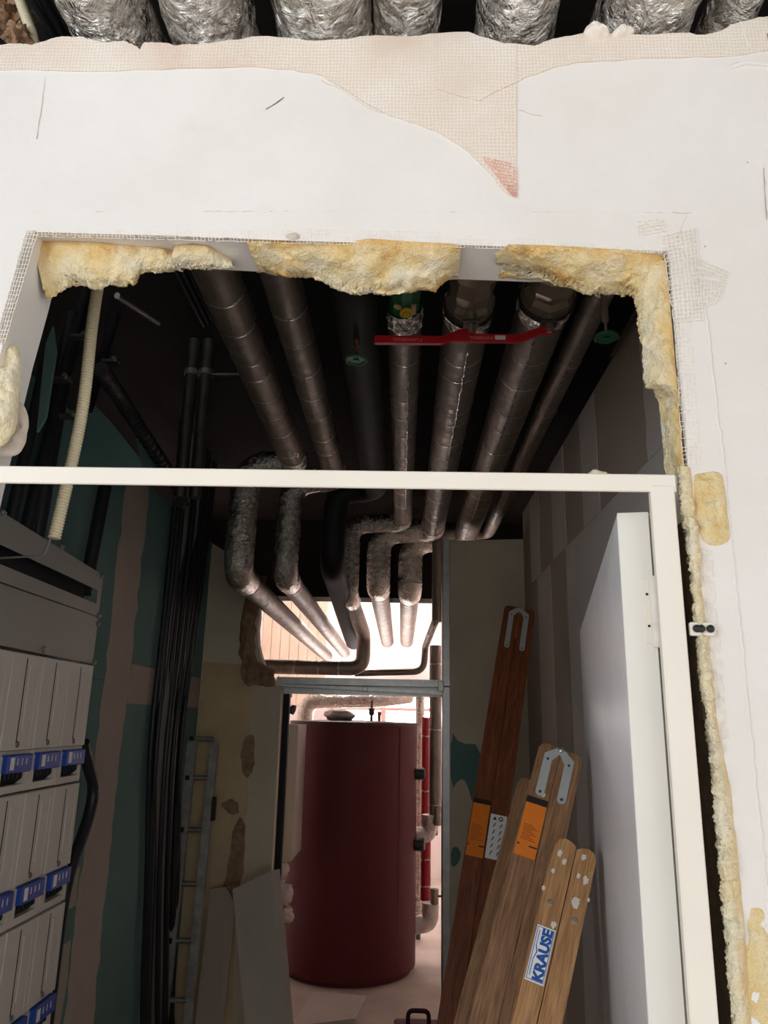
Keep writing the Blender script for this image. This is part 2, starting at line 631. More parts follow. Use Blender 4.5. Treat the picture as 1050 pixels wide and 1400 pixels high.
# end wall: left stub, right stub
stub = [(-1.275, 0), (-0.758, 0), (-0.758, 1.93), (-0.80, 1.98), (-0.86, 2.04), (-0.90, 2.12), (-0.925, 2.2), (-0.935, 2.3), (-0.93, 2.38), (-0.94, 2.5), (-0.96, 2.62), (-1.0, 2.7), (-1.275, 2.86)]
we = struct(MB().prism([(x, YE, z) for x, z in stub], (0, 0.1, 0)).build('wall_end', 'filler_e'))
MB().prism([(x, YE, z) for x, z in ((-1.27, 0.05), (-0.93, 0.02), (-0.95, 0.5), (-0.97, 0.9), (-0.92, 1.25), (-0.95, 1.5), (-0.93, 1.9), (-0.96, 2.0), (-1.0, 2.07), (-1.27, 2.09))], (0, -0.003, 0)).build('skim_coat', 'ochre', we)
for blob in ([(-0.99, 1.58), (-0.94, 1.66), (-0.90, 1.62), (-0.90, 1.45), (-0.94, 1.38), (-0.98, 1.44)],
             [(-1.1, 1.24), (-1.04, 1.27), (-0.98, 1.25), (-0.97, 1.19), (-1.03, 1.17)],
             [(-1.0, 1.14), (-0.94, 1.18), (-0.92, 1.0), (-0.93, 0.78), (-1.02, 0.6), (-1.12, 0.56), (-1.06, 0.7), (-1.02, 0.85)]):
    MB().prism([(x + jit(0.006), YE - 0.003, z + jit(0.006)) for x, z in chaikin(blob)], (0, -0.002, 0)).build('bare_patch', 'broken', we)
br = MB()
rows = []
for i in range(15):
    z = 1.94 + 0.70 * i / 14
    r_ = []
    for j in range(9):
        x = -0.995 + 0.105 * j / 8 - 0.05 * math.sin(i / 14 * PI) + (0.10 if i < 3 else 0) * j / 8
        nn = noise.noise(Vector((x * 25, z * 25, 0)))
        r_.append(Vector((x + 0.02 * nn, YE - 0.012 - 0.045 * math.sin(PI * j / 8) * (0.6 + nn) - 0.01 * random.random(), z + jit(0.006))))
    rows.append(r_)
br.grid(rows).build('broken_edge', 'broken', we)
wer = struct(MB().prism([(0.30, YE, 0), (XR, YE, 0), (XR, YE, 2.92), (0.30, YE, 2.90)], (0, 0.1, 0)).build('wall_end_right', 'filler_e'))
for blob in ([(0.305, 1.70), (0.36, 1.62), (0.49, 1.62), (0.49, 1.36), (0.44, 1.26), (0.40, 1.40), (0.36, 1.42), (0.305, 1.34)],
             [(0.305, 1.02), (0.34, 1.04), (0.37, 0.99), (0.34, 0.93), (0.305, 0.92)],
             [(0.305, 0.62), (0.38, 0.60), (0.44, 0.68), (0.46, 0.45), (0.38, 0.38), (0.305, 0.4)],
             [(0.42, 1.0), (0.5, 1.06), (0.5, 0.9), (0.45, 0.9)]):
    MB().prism([(x, YE, z) for x, z in chaikin(blob, 1)], (0, -0.002, 0)).build('bare_board', 'teal', wer)

# galvanised studs and tracks of the far doorway
st = thing('metal_stud', 'galvanised steel stud standing at the right edge of the far doorway', 'stud', (0.275, YE + 0.05, 0))
sm = MB()
sm.prism([(0.252, YE - 0.01, 0), (0.298, YE - 0.01, 0), (0.298, YE - 0.01, 2.92), (0.252, YE - 0.01, 2.92)], (0, 0.004, 0))
sm.box((0.252, YE - 0.01, 0), (0.256, YE + 0.1, 2.92))
sm.box((0.252, YE + 0.096, 0), (0.298, YE + 0.1, 2.92))
sm.build('channel', 'steel', st)
for z in (1.95, 2.35, 1.2):
    MB().lathe([(0.006, 0), (0.006, 0.004)], (0.275, YE - 0.010, z), (0, -1, 0), 8).build('screw', 'steel', st)
under(st)
tk = thing('ceiling_track', 'pair of galvanised steel tracks spanning the top of the far doorway', 'track', (-0.25, YE + 0.05, 1.92))
MB().box((-0.79, YE - 0.012, 1.965), (0.30, YE - 0.004, 2.0)).build('rail', 'steel', tk)
MB().box((-0.79, YE - 0.010, 1.957), (0.30, YE + 0.09, 1.966)).build('web', 'steel', tk)
MB().box((-0.79, YE + 0.084, 1.90), (0.30, YE + 0.09, 1.966)).build('rail', 'steel', tk)
MB().prism([(-0.79, YE - 0.004, 1.944), (0.30, YE - 0.004, 1.908), (0.30, YE - 0.004, 1.935), (-0.79, YE - 0.004, 1.957)], (0, 0.05, 0)).build('rail', 'steel', tk)
MB().box((-0.25, YE - 0.016, 1.92), (-0.215, YE - 0.004, 1.95), 0.003).build('bracket', 'steel', tk)
MB().box((0.225, YE - 0.022, 1.93), (0.262, YE - 0.010, 1.995), 0.003).build('bracket', 'steel', tk)
under(tk)
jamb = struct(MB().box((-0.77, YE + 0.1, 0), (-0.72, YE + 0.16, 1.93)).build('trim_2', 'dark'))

# boiler room beyond
struct(MB().box((-2.3, 9.55, 0), (1.7, 9.65, ZC)).build('wall_back', 'boiler_wall'))
struct(MB().box((-2.35, YE + 0.2, 0), (-2.3, 9.55, ZC)).build('wall_boiler_left', 'boiler_wall'))
struct(MB().box((1.1, YE + 0.2, 0), (1.15, 9.55, ZC)).build('wall_boiler_right', 'boiler_wall'))
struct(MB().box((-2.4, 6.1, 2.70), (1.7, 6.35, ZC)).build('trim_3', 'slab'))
struct(MB().box((-2.3, 6.35, ZC - 0.02), (1.1, 9.55, ZC)).build('ceiling_bounce', 'boiler_wall'))  # white panel added below the dark soffit to bounce light
wb = bpy.data.objects['wall_back']
for k in range(7):
    x = -1.75 + k * 0.115
    MB().box((x, 9.53, 1.9), (x + 0.110, 9.55, 3.2), 0.004).build('plank', 'plank', wb)
win = struct(MB().box((-0.80, 9.53, 0.95), (0.36, 9.545, 2.02)).build('window_1', 'pane'))
for a in (((-0.86, 9.49, 0.9), (-0.80, 9.55, 2.08)), ((0.36, 9.49, 0.9), (0.42, 9.55, 2.08)), ((-0.86, 9.49, 2.02), (0.42, 9.55, 2.14)), ((-0.86, 9.49, 0.88), (0.42, 9.55, 0.95)),
          ((-0.25, 9.49, 0.95), (-0.19, 9.55, 2.02)), ((-0.80, 9.495, 1.86), (0.36, 9.55, 1.90))):
    MB().box(*a, 0.006).build('window_frame', 'pinkframe', win)
lamp = thing('added_fill_lamp', 'added fill lamp, unseen, under the boiler room ceiling', 'lamp', (-0.3, 7.4, 3.26))  # unseen lamp added behind the beam to brighten the boiler room
MB().box((-1.0, 7.35, 3.27), (0.4, 7.45, ZC)).build('housing', 'frame', lamp)
MB().tube([(-0.95, 7.4, 3.24), (0.35, 7.4, 3.24)], 0.018, 12).build('tube', 'tube', lamp, True)
under(lamp)

# ================================================================ DOOR FRAME AND LEAF
YD = 1.086
ZH0, ZH1 = pY(450, 666, YD).z, pY(450, 642.5, YD).z
hd = struct(MB().box((-0.72, YD, ZH0), (0.402, YD + 0.006, ZH1), 0.0015).build('trim_1', 'frame'), 'cream steel head rail across the opening')
hd.rotation_euler = (0, 0, 0)
xj0, xj1 = pY(890, 680, YD).x, pY(922, 668, YD).x
dfj = MB()
dfj.box((xj0, YD - 0.0015, 0), (xj1, YD + 0.012, ZH0 + 0.010), 0.002)
dfj.box((xj1 - 0.012, YD + 0.012, 0), (xj1, YD + 0.06, ZH0 + 0.008))
dfj.build('frame_jamb', 'frame', hd)
MB().box((-0.72, YD, 0), (-0.675, YD + 0.09, ZH0), 0.003).build('frame_jamb', 'frame', hd)

# leaf: hinge edge near (0.344..0.40, 1.2), free edge at (0.626, 2.72)
hn, hf = Vector((0.333, 1.16, 0)), Vector((0.630, 2.74, 0))
dl = (hf - hn).normalized()
dn = Vector((dl.y, -dl.x, 0))
leaf_m = Matrix.Translation(hn) @ Matrix((dl, -dn, Vector((0, 0, 1)))).transposed().to_4x4()
# local: x along leaf, y towards the visible face (left), z up
LEN = (hf - hn).length
ZLF = pY(860, 703, 1.16).z
df = MB()
df.box((0.0, -0.046, 0.012), (LEN, 0.0, ZLF), 0.0015)
dleaf = struct(df.build('door_1', 'door', None, False, leaf_m), 'open steel door leaf')
MB().box((-0.0022, -0.0465, 0.012), (0.0004, -0.0005, ZLF + 0.001)).build('edge_plate', 'door_edge', dleaf)
MB().box((0.018, -0.060, 0.012), (0.034, -0.046, ZLF + 0.004)).build('rebate_lip', 'door_edge', dleaf)
h = MB()
zA = pY(895, 890, 1.2).z
zB = pY(888, 797, 1.2).z
MB().box((-0.0045, -0.050, zA + 0.006), (-0.002, -0.030, zB - 0.002), 0.001).build('hinge_plate', 'frame', dleaf)
MB().lathe([(0.006, 0), (0.0075, 0.002), (0.0075, (zB - zA) / 3 - 0.001), (0.0066, (zB - zA) / 3), (0.0075, (zB - zA) / 3 + 0.001), (0.0075, zB - zA - 0.002), (0.006, zB - zA)], (-0.008, -0.046, zA), (0, 0, 1), 12).build('hinge_knuckle', 'frame', dleaf, True)
for z in (0.3, 0.75):
    MB().lathe([(0.002, 0), (0.002, 0.001)], (-0.0045, -0.036, zA + (zB - zA) * z), (-1, 0, 0), 8).build('hinge_screw', 'dark', dleaf)
# anchor clip on the right reveal
ac = thing('anchor_clip', 'white frame anchor clip with two black screws beside the door frame', 'clip', (0.43, 1.10, 1.86))
p0 = pY(960, 861, 1.098)
MB().box((p0.x - 0.020, 1.088, p0.z - 0.0095), (p0.x + 0.014, 1.096, p0.z + 0.0095), 0.0015).build('plate', 'frame', ac)
for dx in (-0.013, -0.007, 0.006):
    MB().lathe([(0.0042, 0), (0.0055, 0.002), (0.0055, 0.005), (0.003, 0.0065)], (p0.x + dx, 1.088, p0.z), (0.2, -1, 0), 12).build('screw', 'black', ac, True)
under(ac)

# ================================================================ PLASTER DETAIL ON THE FRONT WALL
def plate(px, name, mat, t, parent=wf, Y=YF, rag=0.0, sub=1):
    pts = []
    n = len(px)
    for i in range(n):
        a, b = px[i], px[(i + 1) % n]
        for k in range(sub):
            f = k / sub
            pts.append(pY(a[0] + (b[0] - a[0]) * f + (jit(rag) if k else 0), a[1] + (b[1] - a[1]) * f + (jit(rag) if k else 0), Y))
    return MB().prism(pts, (0, -t, 0)).build(name, mat, parent)


tape = [(q[0], q[1] + 1.0) for q in top_px[1:-1]]
low = [(1052, 70), (1000, 78), (930, 80), (860, 82), (800, 86), (760, 92), (720, 106), (706, 114), (706, 272), (688, 262), (668, 236), (640, 208), (610, 188), (570, 170), (535, 160), (500, 142),
       (470, 122), (440, 104), (400, 96), (340, 92), (250, 94), (160, 98), (90, 98), (40, 96), (-40, 98)]
plate(tape + low, 'reinforcing_mesh_strip', 'meshpl', 0.0022, rag=1.3, sub=3)
plate([(598, 48), (640, 46), (655, 52), (690, 62), (706, 63), (706, 114), (680, 126), (655, 140), (630, 134), (598, 124)], 'reinforcing_mesh_strip', 'meshpl', 0.0040, rag=1.0, sub=2)
e0, e1 = pY(-39, 98, YF), pY(1051, 70, YF)
MB().box((-3.2, YF - 0.0022, e0.z), (e0.x, YF, 2.924)).build('reinforcing_mesh_strip', 'meshpl', wf)
MB().box((e1.x, YF - 0.0022, e1.z), (3.0, YF, 2.945)).build('reinforcing_mesh_strip', 'meshpl', wf)
# pink-tinted fringe at the tip of the mesh: real strands
def strand_net(name, quad, nu, nv, r, mat, Y, parent=wf, drop=0.1, wob=0.0008, bulge=0.0):
    """quad: 4 pixel corners (tl, tr, br, bl) on the plane Y"""
    P = [pY(x, y, Y) for x, y in quad]
    mb = MB()

    def at(u, v):
        p = P[0].lerp(P[1], u).lerp(P[3].lerp(P[2], u), v)
        return p + Vector((jit(wob), -bulge * math.sin(PI * u) * math.sin(PI * v) + jit(wob * 0.6), jit(wob)))
    nodes = [[at(i / nu, j / nv) for j in range(nv + 1)] for i in range(nu + 1)]
    for i in range(nu + 1):
        for j in range(nv):
            if random.random() > drop:
                mb.rod(nodes[i][j], nodes[i][j + 1], r)
    for j in range(nv + 1):
        for i in range(nu):
            if random.random() > drop:
                mb.rod(nodes[i][j], nodes[i + 1][j], r)
    o = mb.build(name, mat, parent)
    o['kind'] = 'stuff'
    return o


strand_net('mesh_strands', [(660, 215), (706, 225), (708, 268), (700, 268)], 9, 10, 0.0005, 'strand_pink', YF - 0.003, drop=0.12)
# left corner bead: open mesh
strand_net('mesh_strands', [(36, 315), (52, 316), (6, 470), (-8, 470)], 4, 26, 0.00065, 'strand', YF - 0.0015, drop=0.05)
MB().prism([pY(38, 318, YF), pY(49, 320, YF), pY(4, 468, YF), pY(-6, 468, YF)], (0, -0.0006, 0)).build('corner_bead_bed', 'smudge', wf)
# along the lintel
for a, b, h1, h2 in ((52, 240, 6, 8), (240, 420, 10, 15), (420, 600, 16, 17), (600, 760, 14, 10), (760, 905, 7, 7)):
    ya = 320 + (a - 50) * 0.0265
    yb = 320 + (b - 50) * 0.0265
    strand_net('mesh_strands', [(a, ya - h1), (b, yb - h2), (b, yb + 3), (a, ya + 3)], int((b - a) / 5), 3, 0.0005, 'strand', YF - 0.0015, drop=0.16)
strand_net('mesh_strands', [(905, 322), (952, 312), (962, 438), (921, 440)], 8, 22, 0.00055, 'strand', YF - 0.004, drop=0.08, wob=0.0012, bulge=0.004)
strand_net('mesh_strands', [(950, 352), (996, 372), (984, 410), (955, 425)], 8, 10, 0.0005, 'strand', YF - 0.003, drop=0.2, wob=0.0015, bulge=0.003)
strand_net('mesh_strands', [(872, 304), (905, 298), (912, 316), (874, 322)], 7, 4, 0.0005, 'strand', YF - 0.0025, drop=0.15, wob=0.001)
strand_net('mesh_strands', [(922, 440), (944, 442), (958, 640), (934, 640)], 4, 36, 0.0005, 'strand', YF - 0.0022, drop=0.25, wob=0.001)
strand_net('mesh_strands', [(954, 750), (972, 752), (994, 1010), (978, 1010)], 3, 34, 0.0006, 'strand', YF - 0.0030, drop=0.18, wob=0.001)
# plaster step above the lintel and the bed beside the right reveal
plate([(40, 291), (400, 290), (850, 291), (940, 293), (915, 344), (480, 332), (50, 318)], 'plaster_bed', 'plaster', 0.0014, rag=1.2, sub=4)
plate([(928, 440), (964, 420), (978, 540), (990, 640), (1003, 760), (1022, 950), (1041, 1150), (1060, 1330), (1066, 1400), (1016, 1400), (1000, 1200), (976, 980), (958, 800), (940, 640)], 'plaster_bed', 'plaster', 0.0016, rag=1.0, sub=3)


def ridge(px, r, name='plaster_ridge', mat='plaster', Y=YF - 0.001, rag=1.2):
    pts = []
    for a, b in zip(px, px[1:]):
        n = max(2, int(math.hypot(b[0] - a[0], b[1] - a[1]) / 7))
        for k in range(n):
            pts.append(pY(a[0] + (b[0] - a[0]) * k / n + jit(rag), a[1] + (b[1] - a[1]) * k / n + jit(rag), Y))
    pts.append(pY(px[-1][0], px[-1][1], Y))
    rr = [r * random.uniform(0.5, 1.3) for _ in pts]
    return MB().tube(pts, rr, 6).build(name, mat, wf, True)


ridge([(965, 420), (972, 500), (984, 590), (990, 640), (1000, 755), (1008, 830), (1020, 950), (1034, 1090), (1041, 1150), (1056, 1300), (1064, 1400)], 0.0024)
ridge([(40, 291), (300, 289), (560, 290), (850, 291), (945, 290)], 0.0010)
ridge([(0, 86), (80, 84), (200, 75), (230, 74)], 0.0006, mat='smudge')
ridge([(430, 100), (520, 115), (600, 128), (706, 150), (740, 158)], 0.0008, mat='meshpl')
ridge([(440, 110), (470, 125), (505, 148), (560, 165)], 0.0010, mat='meshpl')
ridge([(648, 80), (700, 79), (715, 82)], 0.0012, mat='smudge')
ridge([(775, 80), (800, 76), (830, 80), (850, 78)], 0.0016)
ridge([(62, 105), (58, 140), (50, 190)], 0.0004, 'hairline_crack', 'smudge', rag=0.5)
ridge([(78, 55), (72, 84)], 0.0004, 'hairline_crack', 'smudge', rag=0.4)
ridge([(364, 149), (376, 142), (388, 133)], 0.0007, 'scratch', 'print_dark', rag=0.4)
ridge([(1044, 230), (1048, 300)], 0.0008, 'hairline_crack', 'smudge', rag=0.5)
ridge([(1000, 92), (1020, 87), (1040, 90), (1060, 90)], 0.004)
ridge([(1012, 30), (1018, 46), (1024, 66), (1019, 72)], 0.0022)
for x, y in ((964, 337), (1022, 222), (992, 497)):
    q = pY(x, y, YF)
    MB().lathe([(0.0016, 0), (0.001, 0.0008)], q, (0, -1, 0), 7).build('pock_mark', 'smudge', wf)


# ================================================================ LUMPY MATERIAL: FOAM, MORTAR
def fbm(p, o=4):
    return sum(noise.noise(p * (2.0 ** k)) / (2.0 ** k) for k in range(o))


def foam_strip(name, label, front, bottom, mat='foam', na=0.010, ns=38, back=0.03, cat='foam', steps=None, side='top', rag=0.004):
    """front: world points where the foam starts; bottom: silhouettes points; a bulging strip is spanned between and closed behind"""
    n = steps or 120
    def lerp(lst, t):
        f = t * (len(lst) - 1)
        i = min(int(f), len(lst) - 2)
        return lst[i].lerp(lst[i + 1], f - i)
    nc = 26
    rows = []
    for i in range(n + 1):
        t = i / n
        a, b = lerp(front, t), lerp(bottom, t)
        c = a + Vector((0, b.y - a.y + back, 0)) if side == 'top' else Vector((a.x, b.y + back, a.z))
        row = []
        for j in range(nc + 1):
            s = j / nc
            if s < 0.72:
                u = s / 0.72
                p = a.lerp(b, u)
                e = math.sin(PI * u) ** 0.8
                out = Vector((0, -1, -0.6)) if side == 'top' else Vector((-0.5, -1, 0))
                p = p + out.normalized() * e * 0.012
            else:
                u = (s - 0.72) / 0.28
                p = b.lerp(c, u)
                e = 1.0
            k = fbm(p * ns, 4)
            d = Vector((noise.noise(p * ns * 0.7 + Vector((9, 0, 0))), -0.5 - abs(k), noise.noise(p * ns * 0.7 + Vector((0, 7, 3))))).normalized()
            w_ = min(1, 8 * s) * min(1, 6 * t + 0.25, 6 * (1 - t) + 0.25)
            p = p + d * (na * (0.35 + k)) * w_
            if 0.55 < s < 0.85:
                p = p + Vector((jit(rag) * 0.5, 0, jit(rag) * 0.5)) if side == 'top' else p + Vector((jit(rag) * 0.5, 0, 0))
            row.append(p)
        rows.append(row)
    o = MB().grid(rows).build(name, mat, None, True)
    at = o.data.attributes.new('skin', 'FLOAT', 'POINT')
    at.data.foreach_set('value', [max(0.0, 1.0 - (j / nc) / 0.30) if side == 'top' else max(0.0, 0.7 - (j / nc) / 0.5) for i in range(n + 1) for j in range(nc + 1)])
    tag(o, label, cat)
    return o


def lint(x, y):               # pixel on the lintel's underside
    d = ray(x, y)
    t = 1.0
    for _ in range(6):
        p = EYE + d * t
        t = (lz(p.x) - EYE.z) / d.z
    return EYE + d * t


YB = 1.165
foam_strip('expanding_foam', 'torn yellow foam lump under the lintel at its left corner', [lint(x, y) for x, y in ((50, 330), (85, 330), (130, 331), (180, 336), (215, 338), (245, 345))],
           [pY(x, y, YB) for x, y in ((66, 413), (100, 392), (128, 396), (184, 392), (186, 376), (250, 372))])
foam_strip('expanding_foam', 'small pale foam lump stuck to the lintel between two larger ones', [lint(x, y) for x, y in ((240, 336), (262, 334), (285, 336), (300, 345), (318, 356))],
           [pY(x, y, 1.158) for x, y in ((238, 368), (262, 368), (285, 368), (302, 368), (320, 366))], 'foam_pale', 0.007)
foam_strip('expanding_foam', 'long yellow foam lump hanging under the middle of the lintel', [lint(x, y) for x, y in ((337, 328), (380, 328), (430, 332), (480, 330), (505, 326), (560, 330), (600, 332), (631, 334))],
           [pY(x, y, YB + 0.01) for x, y in ((352, 366), (395, 380), (430, 380), (465, 400), (490, 405), (530, 404), (590, 402), (627, 372))], na=0.012)
foam_strip('expanding_foam', 'yellow foam lump under the lintel beside the right corner mesh', [lint(x, y) for x, y in ((676, 346), (696, 334), (740, 335), (800, 338), (860, 342), (908, 350))],
           [pY(x, y, YB) for x, y in ((678, 366), (742, 378), (756, 386), (800, 404), (850, 402), (876, 412))], na=0.012)


def jambp(x, y, dY=0.0):
    p = pX(x, y, 0.424)
    return Vector((p.x, min(max(p.y, YF + 0.004), YF + 0.05), p.z))


foam_strip('expanding_foam', 'thick yellow foam column running down from the right corner of the opening', [Vector((0.424, YF + 0.006, pY(x, y, YF).z)) for x, y in ((915, 352), (918, 400), (922, 450), (926, 500), (930, 545), (933, 600), (938, 650))],
           [pY(x, y, 1.16) for x, y in ((866, 386), (868, 430), (876, 470), (880, 535), (914, 546), (910, 600), (922, 650))], na=0.011, side='r')
IN_ = ((926, 640), (928, 690), (938, 740), (943, 800), (950, 860), (958, 940), (968, 1000), (973, 1080), (979, 1160), (985, 1240), (993, 1320), (1003, 1430))
OUT_ = ((944, 640), (950, 690), (957, 740), (959, 800), (967, 860), (975, 940), (983, 1000), (1000, 1080), (1008, 1160), (1016, 1240), (1022, 1320), (1030, 1430))
foam_strip('expanding_foam', 'ragged pale foam strip between the door frame and the right reveal', [pY(x, y, YF - 0.001) for x, y in OUT_],
           [pY(x, y, YF + 0.004) for x, y in IN_], 'foam_pale', 0.009, side='r', steps=300, ns=60, back=0.05)


def blob_patch(name, label, px, h, mat, cat, Y=YF, parent=None, res=22, ns=45, ck=2):
    """a lump that swells out of a wall inside a pixel outline"""
    P = [pY(x, y, Y) for x, y in chaikin(px, ck)]
    c = sum(P, Vector()) / len(P)
    n = 48
    ring = []
    for k in range(n):
        f = k / n * len(P)
        i = int(f)
        ring.append(P[i % len(P)].lerp(P[(i + 1) % len(P)], f - i))
    rows = []
    for j in range(res + 1):
        s = j / res
        row = []
        for k in range(n + 1):
            q = c.lerp(ring[k % n], s)
            q = q + (q - c) * 0.06 * noise.noise(q * ns * 1.3) * s
            e = (1 - s ** 3)
            row.append(q + Vector((0, -h * (0.12 + e * max(0.15, 0.75 + 0.7 * fbm(q * ns, 3))) if s < 0.999 else 0.002, 0)))
        rows.append(row)
    o = MB().grid(rows).build(name, mat, parent, True)
    if parent is None:
        tag(o, label, cat)
    return o


blob_patch('expanding_foam', 'square amber foam lump on the wall right of the door frame', [(946, 650), (954, 645), (980, 643), (989, 650), (992, 680), (996, 715), (999, 738), (992, 747), (970, 748), (957, 740), (952, 715), (949, 690)], 0.014, 'foam', 'foam', ck=1)
blob_patch('expanding_foam', 'flat foam smear at the bottom right on the wall', [(1018, 1230), (1036, 1225), (1050, 1245), (1062, 1300), (1072, 1420), (1018, 1420), (1014, 1330)], 0.004, 'foam', 'foam')
blob_patch('expanding_foam', 'cream foam lump clinging to the left reveal', [(-10, 480), (22, 468), (28, 480), (27, 530), (22, 590), (4, 612), (-14, 610)], 0.018, 'foam_pale', 'foam', Y=1.12)
blob_patch('mortar_lump', 'grey mortar lump below the cream foam on the left reveal', [(2, 560), (24, 545), (38, 560), (39, 580), (33, 612), (18, 624), (-14, 622), (-14, 600)], 0.015, 'lump', 'mortar', Y=1.15)
blob_patch('plaster_lump', 'rounder white plaster lump on the broken wall top, left of its twin', [(796, 48), (800, 38), (812, 34), (824, 38), (833, 44), (832, 53), (822, 57), (808, 55)], 0.020, 'strand', 'plaster')
blob_patch('plaster_lump', 'ragged white plaster lump on the broken wall top, right of its twin', [(834, 50), (842, 40), (858, 35), (870, 42), (862, 48), (850, 54), (842, 54)], 0.016, 'strand', 'plaster')
blob_patch('mortar_lump', 'small mortar bead stuck to the lintel above the middle foam', [(390, 322), (400, 318), (410, 321), (411, 328), (400, 330), (392, 328)], 0.006, 'lump', 'mortar')
q = pY(820, 646, YD + 0.03)
cr = MB()
rows = []
for j in range(9):
    row = []
    for k in range(17):
        a, b = 2 * PI * k / 16, PI * j / 8
        d = Vector((math.sin(b) * math.cos(a) * 0.016, math.sin(b) * math.sin(a) * 0.012, math.cos(b) * 0.007))
        row.append(q + Vector((0, 0, -0.004)) + d * (1 + 0.5 * noise.noise(d * 120)))
    rows.append(row)
tag(cr.grid(rows).build('foam_crumb', 'foam_pale', None, True), 'pale foam crumb lying on the cream head rail', 'foam')

# mineral wool, conduit and cables above the wall, top left
for k, (x, y, s, lab) in enumerate(((14, 22, 0.040, 'brown mineral wool tuft in the top left corner, upper one'), (24, 52, 0.026, 'brown mineral wool tuft on the broken wall top beside the conduit'))):
    q = pY(x, y, 1.24 + 0.06 * (1 - k))
    rows = []
    for j in range(17):
        row = []
        for i in range(29):
            a, b = 2 * PI * (i % 28) / 28, PI * j / 16
            d = Vector((math.sin(b) * math.cos(a), math.sin(b) * math.sin(a), math.cos(b)))
            row.append(q + d * s * (1 + 0.55 * fbm(d * 2.2 + Vector((k * 5, 0, 0)), 4)))
        rows.append(row)
    tag(MB().grid(rows).build('mineral_wool', 'wool', None, True), lab, 'insulation')


def corrugated(pts, r, pitch, name, mat, label, cat):
    pts = dense(fillet(pts, 0.12, 8), pitch / 4)
    rr = [r * (1.0 if (i // 2) % 2 else 0.86) for i in range(len(pts))]
    o = MB().tube(pts, rr, 14).build(name, mat, None, True)
    return tag(o, label, cat)


corrugated([pY(34, -8, 1.30) + Vector((-0.03, -0.05, 0.05)), pY(46, 52, 1.26), pY(52, 90, 1.25)], 0.0115, 0.0075, 'corrugated_conduit', 'conduit', 'short cream corrugated conduit above the broken wall top', 'conduit')
a, b = pY(129, 400, 1.45), pY(74, 736, 1.43)
corrugated([a + Vector((0.0, 0.06, 0.30)), a + Vector((0.002, 0, 0)), pY(114, 560, 1.45), pY(92, 660, 1.44), b], 0.0125, 0.0062, 'corrugated_conduit', 'conduit', 'long cream corrugated conduit hanging on the left in front of the cabinet', 'conduit')
tag(MB().tube(fillet([b + Vector((0, 0, 0.03)), pY(60, 760, 1.43), pY(-60, 766, 1.43)], 0.01), 0.0022, 6).build('wire', 'cable_grey', None, True), 'thin grey wire bent out of the cream conduit end', 'wire')
for k in range(4):
    x = 66 + k * 13
    p = pY(x, 40, 1.27 + 0.02 * k)
    tag(MB().tube([p + Vector((-0.05, -0.45, 0.02)), p + Vector((-0.012, -0.1, 0.01)), p + Vector((0.02, 0.15, -0.02)), p + Vector((0.03, 1.2, -0.03))], 0.009 + 0.002 * (k % 2), 10).build('cable', 'cable', None, True),
        ['leftmost', 'second', 'third', 'rightmost'][k] + ' black cable between the cream conduit and leftmost foil pipe above the wall', 'cable', 'black cables over the wall top')
p = pY(1015, 22, 1.32)
bp = MB().tube([p + Vector((0, 0, 0)), p + Vector((0.02, 0.6, 0))], 0.030, 20)
bo = tag(bp.build('duct_pipe', 'black', None, True), 'open black pipe end in the top right corner above the wall', 'pipe')
MB().lathe([(0.016, 0.0), (0.030, -0.002), (0.033, 0.004), (0.033, 0.014), (0.030, 0.018)], p + Vector((0, -0.003, 0)), (0.03, 1, 0), 20).build('collar', 'steel_dk', bo, True)

# ================================================================ INSULATED PIPES
ZP = 3.05


def ring(pts_at, r, t, w, ax, nm, mat, parent, seed):
    """slightly ragged tape band round a pipe"""
    n = 20
    vs = []
    axv = Vector(ax).normalized()
    u = axv.orthogonal().normalized()
    b = axv.cross(u)
    mb = MB()
    prof = [(r + 0.0004, -w / 2 - 0.0015), (r + t, -w / 2), (r + t, w / 2), (r + 0.0004, w / 2 + 0.0015)]
    k0 = len(prof)
    fs = []
    for i in range(n):
        a = 2 * PI * i / n
        d = u * math.cos(a) + b * math.sin(a)
        sh = 0.006 * noise.noise(Vector((seed, math.cos(a) * 2, math.sin(a) * 2)))
        for (q, h_) in prof:
            vs.append(Vector(pts_at) + d * q + axv * (h_ + sh))
    for i in range(n):
        for j in range(k0 - 1):
            fs.append((i * k0 + j, ((i + 1) % n) * k0 + j, ((i + 1) % n) * k0 + j + 1, i * k0 + j + 1))
    return mb.add(vs, fs).build(nm, mat, parent, True)


def pipe_run(name, label, segs, bands, elbow_from=None, cat='pipe', group=None):
    """segs: list of (part name, material, points, radius, wobble)"""
    t = thing(name, label, cat, segs[0][2][0], group)
    for nm, mat, pts, r, wob in segs:
        pp = [Vector(q) for q in pts]
        pp = fillet(pp, max(0.10, r * 1.9) if not isinstance(r, list) else 0.15, 8) if len(pp) > 2 else pp
        pp = dense(pp, 0.012 if wob > 0.03 else 0.028 if wob else 0.2)
        rr = r
        MB().tube(pp, rr, 48 if wob > 0.03 else 28 if wob else 22, True, wob, 24.0, random.random() * 9).build(nm, mat, t, True)
    x0 = segs[0][2][0][0]
    if segs[0][0] == 'foil_wrap':
        MB().tube([(x0, -2.6, ZP), (x0, 0.42, ZP)], segs[0][3] * 0.93, 20).build('foil_jacket', 'jacket', t, True)
    for k, (p, ax, r) in enumerate(bands):
        ring(p, r, random.uniform(0.0008, 0.0018), random.uniform(0.003, 0.012), ax, 'tape_band', 'band', t, k * 3.1 + len(label))
    under(t)
    return t


